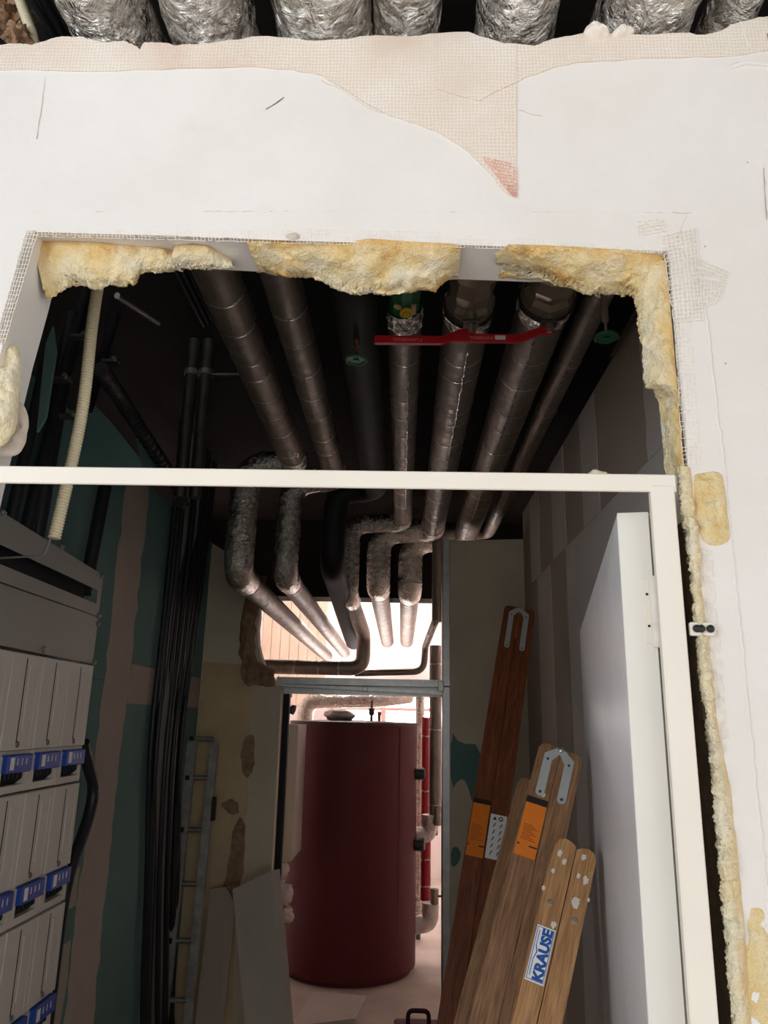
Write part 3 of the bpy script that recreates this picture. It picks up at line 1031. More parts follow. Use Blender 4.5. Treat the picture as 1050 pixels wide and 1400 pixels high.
XS = [-0.580, -0.387, -0.168, -0.0085, 0.200, 0.440, 0.600]
RF = [0.084, 0.085, 0.092, 0.064, 0.077, 0.090, 0.046]      # crumpled foil over the wall
RI = [0.070, 0.061, 0.072, 0.058, 0.078, 0.084, 0.047]      # jacketed run inside
names = ['leftmost', 'second from the left', 'third from the left, black', 'fourth from the left', 'fifth from the left', 'sixth from the left', 'rightmost thin']


def ybands(x, r, ys, z=ZP):
    return [((x, y, z), (0, 1, 0), r) for y in ys]


def rnd_ys(a, b, n):
    return [a + (b - a) * (k + 0.5 + jit(0.3)) / n for k in range(n)]


# P1 and P2: jog left, drop, run on through the far doorway
zl1 = pY(335, 785, 3.80).z
pipe_run('insulated_pipe', 'leftmost foil pipe under the ceiling, jogging left and dropping before the far doorway', [
    ('foil_wrap', 'foil', [(XS[0], 0.4, ZP), (XS[0], 1.5, ZP)], RF[0], 0.07),
    ('foil_jacket', 'jacket', [(XS[0], 1.5, ZP), (XS[0], 3.72, ZP)], RI[0], 0.015),
    ('foil_elbow', 'foil_in', [(XS[0], 3.64, ZP), (XS[0], 3.80, ZP), (-0.835, 3.80, ZP - 0.02), (-0.845, 3.80, zl1), (-0.845, 4.02, zl1)], RI[0] + 0.004, 0.05),
    ('foil_jacket', 'jacket', [(-0.845, 3.95, zl1), (-0.845, 8.6, zl1 - 0.02)], RI[0] - 0.006, 0.015)],
    ybands(XS[0], RI[0], rnd_ys(1.75, 3.6, 9)) + [((-0.845, y, zl1 - 0.002), (0, 1, 0), RI[0] - 0.006) for y in (4.1, 4.5, 5.0, 5.6, 6.2)])
zl2 = pY(392, 785, 4.0).z
pipe_run('insulated_pipe', 'second foil pipe from the left, with its elbow just under the head rail', [
    ('foil_wrap', 'foil', [(XS[1], 0.4, ZP), (XS[1], 1.6, ZP)], RF[1], 0.07),
    ('foil_jacket', 'jacket', [(XS[1], 1.6, ZP), (XS[1], 3.98, ZP)], RI[1], 0.015),
    ('foil_elbow', 'foil_in', [(XS[1], 3.92, ZP), (XS[1], 4.06, ZP), (-0.635, 4.06, ZP - 0.03), (-0.645, 4.06, zl2), (-0.645, 4.26, zl2)], RI[1] + 0.006, 0.05),
    ('foil_jacket', 'jacket', [(-0.645, 4.2, zl2), (-0.645, 8.6, zl2 - 0.02)], RI[1], 0.015)],
    ybands(XS[1], RI[1], rnd_ys(1.8, 3.9, 9)) + [((-0.645, y, zl2), (0, 1, 0), RI[1]) for y in (4.35, 4.7, 5.2, 5.9, 6.6)])
# P3: black
zl3 = 2.62
t3 = pipe_run('insulated_pipe', 'black insulated pipe third from the left, with a green handwheel', [
    ('foil_wrap', 'foil', [(XS[2], 0.4, ZP), (XS[2], 1.36, ZP)], RF[2], 0.07),
    ('black_insulation', 'blackins', [(XS[2], 1.36, ZP), (XS[2], 4.25, ZP), (-0.40, 4.30, ZP), (-0.42, 4.34, zl3), (-0.42, 6.6, zl3 - 0.22)], RI[2], 0.02)], [])
# P4: drops behind the track, then turns left along it
ye4 = 5.02
zl4 = pY(482, 815, ye4).z
x4 = pY(479, 760, ye4).x
zl4b = pY(500, 914, 6.1).z
x4b = pY(497, 880, 6.1).x
t4 = pipe_run('insulated_pipe', 'fourth foil pipe from the left, with a green valve and yellow tag', [
    ('foil_wrap', 'foil', [(XS[3], 0.4, ZP), (XS[3], 1.6, ZP)], RF[3], 0.07),
    ('foil_jacket', 'jacket', [(XS[3], 2.30, ZP), (XS[3], 4.9, ZP)], RI[3], 0.015),
    ('foil_elbow', 'foil_in', [(XS[3], 4.86, ZP), (XS[3], ye4, ZP), (x4, ye4, ZP - 0.02), (x4, ye4, zl4), (x4 + 0.01, 5.20, zl4 - 0.01)], RI[3] + 0.003, 0.04),
    ('foil_jacket', 'jacket', [(x4, ye4 + 0.12, zl4), (x4b, 6.1, zl4 - 0.14), (x4b, 6.12, zl4b), (-1.5, 6.1, zl4b)], 0.056, 0.015)],
    ybands(XS[3], RI[3], rnd_ys(2.45, 4.8, 10)) + [((x, 6.11, zl4b), (1, 0, 0), 0.056) for x in (-0.5, -0.66, -0.85)] + [((x4, ye4, z), (0, 0, 1), RI[3] + 0.005) for z in (2.75, 2.9)])
# P5, P6: valves, red levers, drop behind the end wall line, run on brightly lit
ye5 = 5.22
x5, zl5 = pY(518, 760, ye5).x, pY(518, 800, ye5).z
ye6 = 5.42
x6, zl6 = pY(561, 760, ye6).x, pY(561, 806, ye6).z
t5 = pipe_run('insulated_pipe', 'fifth foil pipe from the left, whose valve carries the left red lever', [
    ('foil_wrap', 'foil', [(XS[4], 0.4, ZP), (XS[4], 1.7, ZP)], RF[4], 0.07),
    ('foil_jacket', 'jacket', [(XS[4], 2.17, ZP), (XS[4], 5.1, ZP)], RI[4], 0.015),
    ('foil_elbow', 'foil_in', [(XS[4], 5.06, ZP), (XS[4], ye5, ZP), (x5, ye5, ZP - 0.02), (x5, ye5, zl5), (x5, ye5 + 0.2, zl5)], RI[4] + 0.004, 0.04),
    ('foil_jacket', 'jacket', [(x5, ye5 + 0.12, zl5), (x5, 8.8, zl5 - 0.03)], RI[4] - 0.006, 0.02)],
    ybands(XS[4], RI[4], rnd_ys(2.35, 5.0, 12)) + [((x5, y, zl5 - 0.003), (0, 1, 0), RI[4] - 0.006) for y in (5.6, 6.0, 6.5, 7.1)] + [((x5, ye5, z), (0, 0, 1), RI[4] + 0.005) for z in (2.72, 2.86)])
t6 = pipe_run('insulated_pipe', 'sixth foil pipe from the left, whose valve carries the right red lever', [
    ('foil_wrap', 'foil', [(XS[5], 0.4, ZP), (XS[5], 1.7, ZP)], RF[5], 0.07),
    ('foil_jacket', 'jacket', [(XS[5], 2.13, ZP), (XS[5], 5.3, ZP)], RI[5], 0.015),
    ('foil_elbow', 'foil_in', [(XS[5], 5.26, ZP), (XS[5], ye6, ZP - 0.02), (x6, ye6, ZP - 0.03), (x6, ye6, zl6), (x6, ye6 + 0.2, zl6)], RI[5] + 0.002, 0.04),
    ('foil_jacket', 'jacket', [(x6, ye6 + 0.12, zl6), (x6, 8.8, zl6 - 0.03)], RI[5] - 0.010, 0.02)],
    ybands(XS[5], RI[5], rnd_ys(2.3, 5.2, 12)) + [((x6, y, zl6 - 0.003), (0, 1, 0), RI[5] - 0.010) for y in (5.8, 6.2, 6.8, 7.4)] + [((x6, ye6, z), (0, 0, 1), RI[5] + 0.003) for z in (2.70, 2.85)])
ye7 = 5.30
x7 = pY(599, 800, ye7).x
zl7 = pY(598, 850, ye7).z
t7 = pipe_run('insulated_pipe', 'rightmost thin foil pipe next to the right wall, with a dark green handwheel', [
    ('foil_wrap', 'foil', [(XS[6], 0.4, ZP), (XS[6], 2.08, ZP)], RF[6], 0.05),
    ('foil_jacket', 'jacket', [(XS[6], 2.08, ZP), (XS[6], ye7, ZP), (x7, ye7, ZP), (x7, ye7, zl7)], RI[6] - 0.004, 0.015),
    ('foil_jacket', 'jacket', [(x7, ye7, zl7 + 0.05), (x7 - 0.02, ye7, zl7), (pY(581, 895, 6.2).x, 6.2, pY(581, 885, 6.2).z), (pY(580, 895, 6.2).x, 6.22, pY(580, 918, 6.2).z), (pY(485, 920, 6.2).x, 6.24, pY(485, 920, 6.2).z)], 0.026, 0.015)],
    ybands(XS[6], RI[6] - 0.003, rnd_ys(2.3, 5.0, 5)))


def hexbody(mb, x, y0, y1, z, r):
    prof = [(r * 0.80, y0), (r, y0 + 0.012), (r, y0 + 0.055), (r * 0.84, y0 + 0.075), (r * 0.95, (y0 + y1) / 2), (r * 0.84, y1 - 0.075), (r, y1 - 0.055), (r, y1 - 0.012), (r * 0.80, y1)]
    mb.lathe(prof, (x, 0, z), (0, 1, 0), 8)


def valve(t, x, y0, y1, r, lever_tip, lever_root):
    mb = MB()
    hexbody(mb, x, y0, y1, ZP, r)
    mb.tube([(x, y0 - 0.5, ZP), (x, y0 + 0.02, ZP)], r * 0.72, 20)
    MB_ = mb.build('valve_body', 'brass', t)
    ym = lever_root.y
    zs = ZP - r * 0.9
    s = MB().lathe([(0.020, 0.03), (0.020, -0.02), (0.014, -0.022), (0.014, -0.05)], (x, ym, zs), (0, 0, 1), 12).build('valve_stem', 'brass', t)
    MB().box((x - 0.026, ym - 0.022, zs - 0.032), (x + 0.026, ym + 0.022, zs - 0.022), 0.002).build('stop_plate', 'steel_dk', t)
    MB().lathe([(0.013, 0), (0.013, -0.012), (0.010, -0.014)], (x, ym, zs - 0.05), (0, 0, 1), 6).build('nut', 'steel', t)
    # frayed foil collar where the jacket starts
    rows = []
    for i in range(7):
        row = []
        for k in range(41):
            a = 2 * PI * (k % 40) / 40
            d = Vector((math.cos(a), 0, math.sin(a)))
            rr = RI[XS.index(x)] + 0.008 * (1 - i / 6) + 0.008 * noise.noise(Vector((math.cos(a) * 6, i * 0.9, math.sin(a) * 6)))
            row.append(Vector((x, y1 - 0.012 + 0.012 * i + 0.012 * noise.noise(Vector((math.sin(a) * 7, 3, math.cos(a) * 7))), ZP)) + d * rr)
        rows.append(row)
    MB().grid(rows).build('foil_collar', 'foil', t, True)
    # lever: cranked flat bar with vinyl grip
    a, b = lever_root, lever_tip
    lv = MB()
    d = (b - a)
    k1 = a + d * 0.10 + Vector((0, 0, 0.0))
    k2 = a + d * 0.30 + Vector((0, 0, 0))
    w1, w2, th = 0.007, 0.0075, 0.0125
    path = [(a + Vector((0.012, -0.0, 0.03)), w1), (k1 + Vector((0, 0, 0.026)), w1), (k2, w1), (b + Vector((0.012, 0, 0)), w2), (b + Vector((0.004, 0, 0)), w2 * 0.85), (b, w2 * 0.45)]
    vs, fs = [], []
    for p, wd in path:
        vs += [p + Vector((0, -wd, -th)), p + Vector((0, wd, -th)), p + Vector((0, wd, th)), p + Vector((0, -wd, th))]
    for i in range(len(path) - 1):
        for k in range(4):
            fs.append((i * 4 + k, i * 4 + (k + 1) % 4, i * 4 + 4 + (k + 1) % 4, i * 4 + 4 + k))
    fs += [(3, 2, 1, 0), tuple(len(vs) - 4 + k for k in range(4))]
    lo = lv.add(vs, fs).build('lever', 'red_lever', t)
    return lo


def px_on_z(x, y, z):
    return pZ(x, y, z)


zl = ZP - 0.155
lr5, lt5 = pZ(640, 464, zl), pZ(512, 467, zl)
lr6, lt6 = pZ(745, 462, zl), pZ(615, 470, zl)
lr5.y = lt5.y = (lr5.y + lt5.y) / 2
lr6.y = lt6.y = lt5.y - 0.015
lr5.x, lr6.x = XS[4], XS[5]
for t_, x_, r_, a0, y0_, y1_ in ((t5, XS[4], RI[4], 0.10, 2.35, 5.0), (t6, XS[5], RI[5], -0.22, 2.30, 5.2), (t4, XS[3], RI[3], 0.25, 2.6, 4.8), (t7, XS[6], RI[6] - 0.004, -0.2, 2.2, 4.9)):
    n_ = int((y1_ - y0_) / 0.014)
    pts = [Vector((x_ + math.sin(a0) * r_ * 1.0 + jit(0.003), y0_ + (y1_ - y0_) * k / n_, ZP - math.cos(a0) * r_ * 1.0 - abs(jit(0.002)))) for k in range(n_ + 1)]
    MB().tube(pts, [random.uniform(0.001, 0.0038) for _ in pts], 6).build('foil_seam', 'band', t_, True)
    under(t_)
v5 = valve(t5, XS[4], lr5.y - 0.22, 2.21, 0.076, lt5, lr5)
v6 = valve(t6, XS[5], lr6.y - 0.22, 2.16, 0.082, lt6, lr6)
under(t5)
under(t6)
for t_, lo, a, b in ((t5, v5, lr5, lt5), (t6, v6, lr6, lt6)):
    mid = a.lerp(b, 0.66)
    # lettering on the underside of the grip, upside down from the doorway
    M_ = Matrix.Translation(mid - Vector((0, 0.0078, 0.001))) @ Matrix.Rotation(PI / 2, 4, 'X') @ Matrix.Rotation(PI, 4, 'Z')
    o = text_mesh('F UNIVERSAL', 0.016, 'lettering', 'print_red', M_, lo, 0.0002)
o = MB().box((lr6.lerp(lt6, 0.50).x - 0.016, lr6.y - 0.0086, zl - 0.007), (lr6.lerp(lt6, 0.50).x + 0.016, lr6.y - 0.0074, zl + 0.007)).build('paper_label', 'white', v6)
# green valve on P4
g = pZ(553, 428, ZP - 0.05)
mb = MB()
mb.lathe([(0.034, -0.16), (0.052, -0.13), (0.054, -0.06), (0.048, -0.02), (0.054, 0.03), (0.056, 0.05), (0.040, 0.085)], (XS[3], g.y, ZP), (0, 1, 0), 10)
mb.tube([(XS[3], g.y - 0.6, ZP), (XS[3], g.y - 0.1, ZP)], 0.035, 16)
mb.build('valve_body', 'green', t4)
MB().lathe([(0.021, 0), (0.022, -0.002), (0.022, -0.007), (0.018, -0.009)], (XS[3] + 0.006, g.y - 0.012, ZP - 0.053), (0, 0.25, 1), 20).build('yellow_tag', 'yellow', t4, True)
for k in range(8):
    a = 2 * PI * k / 8
    MB().lathe([(0.0024, 0), (0.0024, -0.0006)], (XS[3] + 0.006 + 0.0125 * math.cos(a), g.y - 0.0105 + 0.0125 * math.sin(a), ZP - 0.0625 - 0.0031 * math.sin(a)), (0, 0.25, 1), 6).build('tag_hole', 'print_dark', t4)
MB().lathe([(0.013, 0), (0.013, -0.004)], (XS[3] - 0.022, g.y - 0.04, ZP - 0.050), (0.3, 0, 1), 12).build('bare_spot', 'tan', t4)
MB().box((XS[3] + 0.02, g.y - 0.05, ZP - 0.058), (XS[3] + 0.036, g.y + 0.0, ZP - 0.044), 0.003).build('spout', 'tan', t4)
rows = []
for i in range(9):
    row = []
    for k in range(41):
        a = 2 * PI * (k % 40) / 40
        rr = 0.060 + 0.010 * noise.noise(Vector((math.cos(a) * 6, i * 0.9, math.sin(a) * 6)))
        row.append(Vector((XS[3] + math.cos(a) * rr, g.y + 0.02 + 0.014 * i + 0.014 * noise.noise(Vector((math.sin(a) * 7, 3, math.cos(a) * 7))), ZP + math.sin(a) * rr)))
    rows.append(row)
MB().grid(rows).build('foil_collar', 'foil', t4, True)
MB().tube([(XS[3], g.y + 0.05, ZP), (XS[3], 2.5, ZP)], RI[3], 22).build('foil_jacket', 'jacket', t4, True)
under(t4)


def handwheel(t, px, zw, r, ztop, mat, stem):
    c = pZ(px[0], px[1], zw)
    mb = MB()
    n = 24
    pts = [c + Vector((math.cos(2 * PI * k / n) * (r - 0.005) * (1 + 0.05 * math.cos(5 * 2 * PI * k / n)), math.sin(2 * PI * k / n) * (r - 0.005) * (1 + 0.05 * math.cos(5 * 2 * PI * k / n)), 0)) for k in range(n + 1)]
    mb.tube(pts, 0.0055, 8, False)
    mb.lathe([(r - 0.008, -0.002), (r - 0.008, 0.002)], c, (0, 0, 1), 20)
    mb.lathe([(0.010, -0.006), (0.010, 0.008)], c, (0, 0, 1), 12)
    mb.build('handwheel', mat, t, True)
    MB().lathe([(0.0045, -0.004), (0.0045, 0.05), (0.010, 0.052), (0.011, ztop - zw)], c, (0, 0, 1), 10).build('stem', stem, t, True)


handwheel(t3, (487, 492), 2.905, 0.038, 2.985, 'green_dk', 'copper')
handwheel(t7, (829, 461), 2.84, 0.036, 3.02, 'green_dk', 'brass')
under(t3)
under(t7)
c7 = pZ(829, 461, 2.84)
MB().tube([(XS[6], c7.y, 3.03), (c7.x + 0.004, c7.y, 3.02)], 0.016, 12).build('valve_body', 'brass', t7, True)
under(t7)

# slotted bracket rail by the right wall
tag(MB().tube([pX(872, 418, 0.75), pX(836, 486, 0.75)], 0.012, 4).build('hanger_rail', 'steel_dk', None), 'dark steel rail along the top of the right wall', 'rail')

# ================================================================ LEFT VOID: PIPES, RODS, BOARDS
for x, lab in ((262, 'left dark steel riser pipe hanging in the void left of the foil pipes'), (282, 'right dark steel riser pipe hanging in the void left of the foil pipes')):
    p = pY(x, 510, 3.0)
    t = thing('riser_pipe', lab, 'pipe', (p.x, 3.0, 2.62), 'riser pipes in the void')
    MB().tube([(p.x, 3.0, 2.62), (p.x, 3.0, ZC)], 0.026, 16).build('pipe', 'steel_dk', t, True)
    for dz in (0.0, 0.33):
        MB().lathe([(0.027, -0.012), (0.032, -0.012), (0.032, 0.012), (0.027, 0.012)], (p.x, 3.0, p.z + dz), (0, 0, 1), 16).build('pipe_clamp', 'steel', t, True)
    under(t)
    if x == 282:
        tag(MB().tube([(p.x + 0.03, 2.99, p.z - 0.01), (p.x + 0.30, 2.99, p.z - 0.01)], 0.010, 8).build('strut', 'steel_dk', None, True), 'short dark strut clamped beside the right riser pipe', 'strut')
tag(MB().tube([pY(160, 404, 2.2), pY(217, 441, 2.45)], 0.011, 10).build('threaded_rod', 'steel', None, True), 'thin grey rod sticking out below the left foam lump', 'rod')
tag(MB().box(tuple(pY(185, 400, 2.9) - Vector((0.25, 0.02, 0.02))), tuple(pY(262, 392, 2.9) + Vector((0, 0.02, 0.02))), 0.003).build('strut_channel', 'steel_dk', None), 'dark channel bracing the riser pipes near the lintel', 'strut')
corrugated([pY(138, 505, 2.3), pY(165, 545, 2.6), pY(200, 600, 2.9), pY(240, 660, 3.2), pY(250, 690, 3.3)], 0.030, 0.03, 'flexible_hose', 'cable', 'black corrugated hose slanting down behind the cream conduit', 'hose')
for k, (px, Y) in enumerate((([(122, 545), (150, 575), (190, 625), (198, 648), (104, 648), (104, 630)], 2.7), ([(195, 640), (186, 600), (200, 590), (226, 640), (228, 650), (196, 650)], 3.1), ([(62, 470), (72, 445), (76, 480), (62, 570), (50, 590)], 2.0))):
    lab = ['slanted green board offcut behind the cream conduit', 'small green board offcut right of the black hose', 'narrow green board strip by the left reveal'][k]
    tag(MB().prism([pY(x, y, Y) for x, y in px], (0, 0.0125, 0)).build('board_offcut', 'teal', None), lab, 'board')
for k, (x0, y0, x1, y1, Y, r) in enumerate(((118, 395, 22, 780, -1.20, 0.022), (165, 405, 120, 560, -1.20, 0.02), (100, 430, 40, 790, -1.22, 0.028), (62, 500, 4, 760, -1.19, 0.02), (152, 620, 116, 812, -1.21, 0.026))):
    tag(MB().tube([pX(x0, y0, Y), pX(x1, y1, Y)], r, 12).build('void_pipe', 'cable', None, True), ['black pipe slanting down just right of the left reveal', 'black pipe leaning in the void right of the cream conduit', 'thick black pipe behind the cream conduit',
        'short black pipe at the left end of the head rail', 'black pipe behind the cabinet top under the head rail'][k], 'pipe')
for k, (x, y, Y) in enumerate(((82, 516, 2.1), (92, 567, 2.1), (150, 492, 2.4), (108, 458, 2.2))):
    c = pY(x, y, Y)
    t = thing('pipe_bracket', ['grey pipe bracket in the void above the left end of the rail', 'broad grey bracket just left of the cream conduit', 'grey bracket at the upper end of the black hose', 'small pale bracket high beside the cream conduit'][k], 'bracket', c)
    MB().box(tuple(c + Vector((-0.03, 0, -0.006))), tuple(c + Vector((0.03, 0.03, 0.006))), 0.002).build('plate', 'steel_dk', t)
    MB().lathe([(0.008, 0), (0.008, 0.014)], c + Vector((0.018, 0, 0)), (0, -1, 0.2), 6).build('bolt', 'steel', t)
    under(t)

# ================================================================ DISTRIBUTION CABINET ON THE LEFT WALL
XC = -1.10
cb = thing('distribution_cabinet', 'grey distribution cabinet with white covers and blue terminal blocks on the left wall', 'cabinet', (XC, 2.0, 0.3))
yend = pX(130, 912, XC).y
MB().box((XL, 1.25, 0.25), (XC - 0.055, yend - 0.01, 2.10)).build('body', 'cab', cb)


def face_quad(px, t, name, mat, parent, X=XC):
    return MB().prism([pX(x, y, X) for x, y in px], (-t, 0, 0)).build(name, mat, parent)


def lerp2(a, b, t):
    return (a[0] + (b[0] - a[0]) * t, a[1] + (b[1] - a[1]) * t)


# sheet-steel top plates with the long slot between them
def yz_plate(y0, y1, z0a, z1a, z0b, z1b, X, t, name, mat, parent):
    return MB().prism([(X, y0, z0a), (X, y1, z0b), (X, y1, z1b), (X, y0, z1a)], (-t, 0, 0)).build(name, mat, parent)


yb = pX(141, 790, XC).y
A = {k: (pX(*a, XC).z, pX(*b, XC).z) for k, (a, b) in dict(p1t=((0, 699), (138, 785)), p1b=((0, 744), (136, 808)), p2t=((0, 771), (133, 826)), p2b=((0, 795), (132, 842)), p3b=((0, 882), (130, 908))).items()}
ya = pX(0, 740, XC).y


def zat(k, y):
    a, b = A[k]
    return a + (b - a) * (y - ya) / (yb - ya)


y0c = 1.45
yz_plate(y0c, yb, zat('p1b', y0c), zat('p1t', y0c), zat('p1b', yb), zat('p1t', yb), XC, 0.003, 'top_plate', 'cab', cb)
yz_plate(y0c, yb, zat('p2b', y0c), zat('p2t', y0c), zat('p2b', yb), zat('p2t', yb), XC, 0.003, 'slot_rail', 'cab', cb)
yz_plate(yb - 0.03, yb, zat('p2t', yb - 0.03), zat('p1b', yb - 0.03), zat('p2t', yb), zat('p1b', yb), XC, 0.003, 'slot_end', 'cab', cb)
yz_plate(y0c, yb, zat('p3b', y0c), zat('p2b', y0c) - 0.004, zat('p3b', yb), zat('p2b', yb) - 0.004, XC, 0.003, 'blank_plate', 'cab', cb)
MB().prism([(XC - 0.05, y0c, zat('p2t', y0c) - 0.02), (XC - 0.05, yb - 0.03, zat('p2t', yb) - 0.02), (XC - 0.05, yb - 0.03, zat('p1b', yb) + 0.02), (XC - 0.05, y0c, zat('p1b', y0c) + 0.02)], (-0.004, 0, 0)).build('slot_back', 'dark', cb)
for x, y in ((4, 700), (84, 747), (138, 787), (134, 842), (133, 853), (59, 888), (128, 905)):
    c = pX(x, y, XC + 0.001)
    MB().lathe([(0.011, 0), (0.012, 0.004), (0.006, 0.009)], c, (1, 0, 0), 10).build('plate_screw', 'steel', cb, True)
# white covers in three rows; each carries a blue terminal block in its cut-out
CW = 0.1935
zr = [pX(65, 897, XC).z, pX(100, 1070, XC).z, pX(60, 1247, XC).z, 0.78]
for r_ in range(3):
    z1, z0 = zr[r_] - 0.004, zr[r_ + 1] + 0.003
    for c_ in range(6):
        y1 = yend - 0.012 - c_ * CW
        y0 = y1 - CW + 0.003
        zc1 = z0 + (z1 - z0) * 0.30
        # cover: upper panel, lower panel with a U-shaped cut-out
        cov = MB().box((XC - 0.03, y0, zc1), (XC, y1, z1), 0.002).build('cover', 'cover', cb)
        MB().box((XC - 0.036, y0, z0 + 0.10), (XC - 0.008, y1, zc1 - 0.002)).build('cover_skirt', 'cover', cov)
        MB().box((XC - 0.036, y0, z0), (XC - 0.004, y0 + 0.035, z0 + 0.10)).build('cover_foot', 'cover', cov)
        MB().box((XC - 0.036, y1 - 0.022, z0), (XC - 0.004, y1, z0 + 0.10)).build('cover_foot', 'cover', cov)
        MB().box((XC - 0.036, y0 + 0.035, z0), (XC - 0.004, y1 - 0.022, z0 + 0.02)).build('cover_foot', 'cover', cov)
        MB().box((XC - 0.05, y0 + 0.035, z0 + 0.02), (XC - 0.034, y1 - 0.022, z0 + 0.10)).build('recess', 'dark', cov)
        g0 = y0 + CW * 0.42
        MB().box((XC - 0.0005, g0, zc1 + 0.02), (XC + 0.0006, g0 + 0.005, z1 - 0.012)).build('groove', 'dark', cov)
        MB().box((XC - 0.0005, g0 + 0.022, zc1 + 0.05), (XC + 0.0035, g0 + 0.036, z1 - 0.03), 0.0015).build('rib', 'cover', cov)
        MB().box((XC - 0.0005, y0 + CW * 0.84, zc1 + 0.004), (XC + 0.0012, y0 + CW * 0.85, z1 - 0.03)).build('rib', 'cover', cov)
        MB().lathe([(0.009, 0), (0.009, 0.003), (0.005, 0.006)], (XC, g0 + 0.010, zc1 + 0.016), (1, 0, 0), 10).build('cover_screw', 'steel', cov, True)
        tb = MB().box((XC - 0.03, y0 + 0.030, z0 + 0.055), (XC + 0.012, y1 - 0.012, z0 + 0.105), 0.003).build('terminal_block', 'blue', cb)
        wd = y1 - y0
        MB().box((XC + 0.0118, y0 + 0.045, z0 + 0.064), (XC + 0.0126, y0 + 0.068, z0 + 0.098)).build('type_label', 'white', tb)
        for k in range(3):
            yy = y0 + 0.085 + k * 0.026
            MB().box((XC + 0.0118, yy, z0 + 0.076), (XC + 0.0128, yy + 0.004, z0 + 0.094)).build('marker', 'white', tb)
        for k in range(5):
            yy = y0 + 0.05 + k * 0.024
            MB().tube([(XC - 0.005, yy, z0 + 0.058), (XC - 0.006, yy + 0.004, z0 + 0.04), (XC - 0.03, yy + 0.006, z0 + 0.022)], 0.006, 6).build('wire', 'cable', tb, True)
under(cb)

# thick black cable looping beside the cabinet
tag(MB().tube(dense(fillet([pX(114, 1015, XC - 0.03), pX(119, 1040, XC - 0.03), pX(130, 1080, XC - 0.03), pX(118, 1130, XC - 0.03), pX(98, 1180, XC - 0.03), pX(86, 1230, XC - 0.03), pX(74, 1320, XC - 0.03), pX(62, 1420, XC - 0.03)], 0.2, 6), 0.05), 0.021, 12).build('power_cable', 'cable', None, True),
    'thick black power cable bulging out beside the cabinet covers', 'cable')

# bundle of cables down the left wall
for k in range(11):
    s = k / 10
    xt = 240 + s * 50
    xm = 206 + s * 40
    xb = 194 + s * 40
    X_ = XL + 0.025 + 0.012 * (k % 3)
    pts = [pX(xt + 6, 600, X_) + Vector((0, 0, 0.2)), pX(xt, 690, X_), pX((xt + xm) / 2 + jit(3), 860, X_), pX(xm + jit(3), 1020, X_), pX((xm + xb) / 2 + jit(4), 1200, X_), pX(xb, 1400, X_), pX(xb - 4, 1560, X_)]
    pts[-1].z = max(pts[-1].z, 0.02)
    grey = k in (3, 6)
    o = MB().tube(dense(fillet(pts, 0.3, 5), 0.08), 0.014 + 0.005 * (k % 2), 10).build('cable', 'cable_grey' if grey else 'cable', None, True)
    tag(o, ('grey' if grey else 'black') + ' cable of the green wall bundle, ' + ['nearest the cabinet', 'second', 'third', 'fourth', 'fifth', 'sixth at the middle', 'seventh', 'eighth', 'ninth', 'tenth', 'nearest the aluminium ladder'][k] + (' from the cabinet side' if k not in (0, 5, 10) else ''), 'cable', 'grey cables of the wall bundle' if grey else 'black cables of the wall bundle')

# aluminium ladder leaning in the far left corner
YA = 4.72
al = thing('aluminium_ladder', 'scuffed aluminium ladder leaning in the far left corner', 'ladder', (-1.2, YA - 0.2, 0))


def lean(x, y, z):
    return Vector((x, y - 0.16 * (1 - z / 1.75), z))


xl0, xl1 = pY(270, 1010, YA).x, pY(299, 1012, YA).x
ztop = pY(280, 1012, YA).z
for x0, x1, zt in ((xl0 - 0.10, xl0, ztop), (xl1 - 0.045, xl1, ztop - 0.02)):
    MB().add([lean(x0, YA, 0.0), lean(x1, YA, 0.0), lean(x1, YA + 0.028, 0.0), lean(x0, YA + 0.028, 0.0), lean(x0, YA, zt), lean(x1, YA, zt), lean(x1, YA + 0.028, zt), lean(x0, YA + 0.028, zt)],
             [(3, 2, 1, 0), (4, 5, 6, 7), (0, 1, 5, 4), (1, 2, 6, 5), (2, 3, 7, 6), (3, 0, 4, 7)]).build('stile', 'alu', al)
for z in (0.28, 0.56, 0.84, 1.12, 1.40, 1.62):
    MB().tube([lean(xl0, YA + 0.012, z), lean(xl1 - 0.03, YA + 0.012, z)], 0.015, 10).build('rung', 'alu', al, True)
    MB().box(tuple(lean(xl0 - 0.044, YA - 0.004, z - 0.013)), tuple(lean(xl0 - 0.02, YA - 0.004, z - 0.013) + Vector((0, 0.006, 0.026)))).build('rung_socket', 'black', al)
MB().box(tuple(lean(xl1, YA - 0.006, 1.17)), tuple(lean(xl1 + 0.02, YA + 0.02, 1.30)), 0.002).build('hook', 'black', al)
under(al)

# leaning white plasterboard sheet by the far doorway
p = [pY(318, 1216, 4.60), pY(372, 1190, 4.60), Vector((pY(372, 1190, 4.6).x + 0.20, 4.28, 0.0)), Vector((pY(318, 1216, 4.6).x + 0.22, 4.28, 0.0))]
pl = MB().prism(p, (0.035, 0.05, 0.0)).build('plasterboard_sheet', 'gyps_white', None)
tag(pl, 'white plasterboard sheet leaning on the stub wall left of the red tank', 'board')
pl2 = MB().prism([pY(288, 1215, 4.78), pY(308, 1213, 4.78), pY(322, 1240, 4.78), Vector((pY(322, 1240, 4.78).x - 0.02, 4.70, 0)), Vector((pY(288, 1215, 4.78).x - 0.02, 4.70, 0))], (0, 0.02, 0)).build('plasterboard_offcut', 'filler', None)
tag(pl2, 'buff board offcut standing between aluminium ladder and white sheet', 'board')

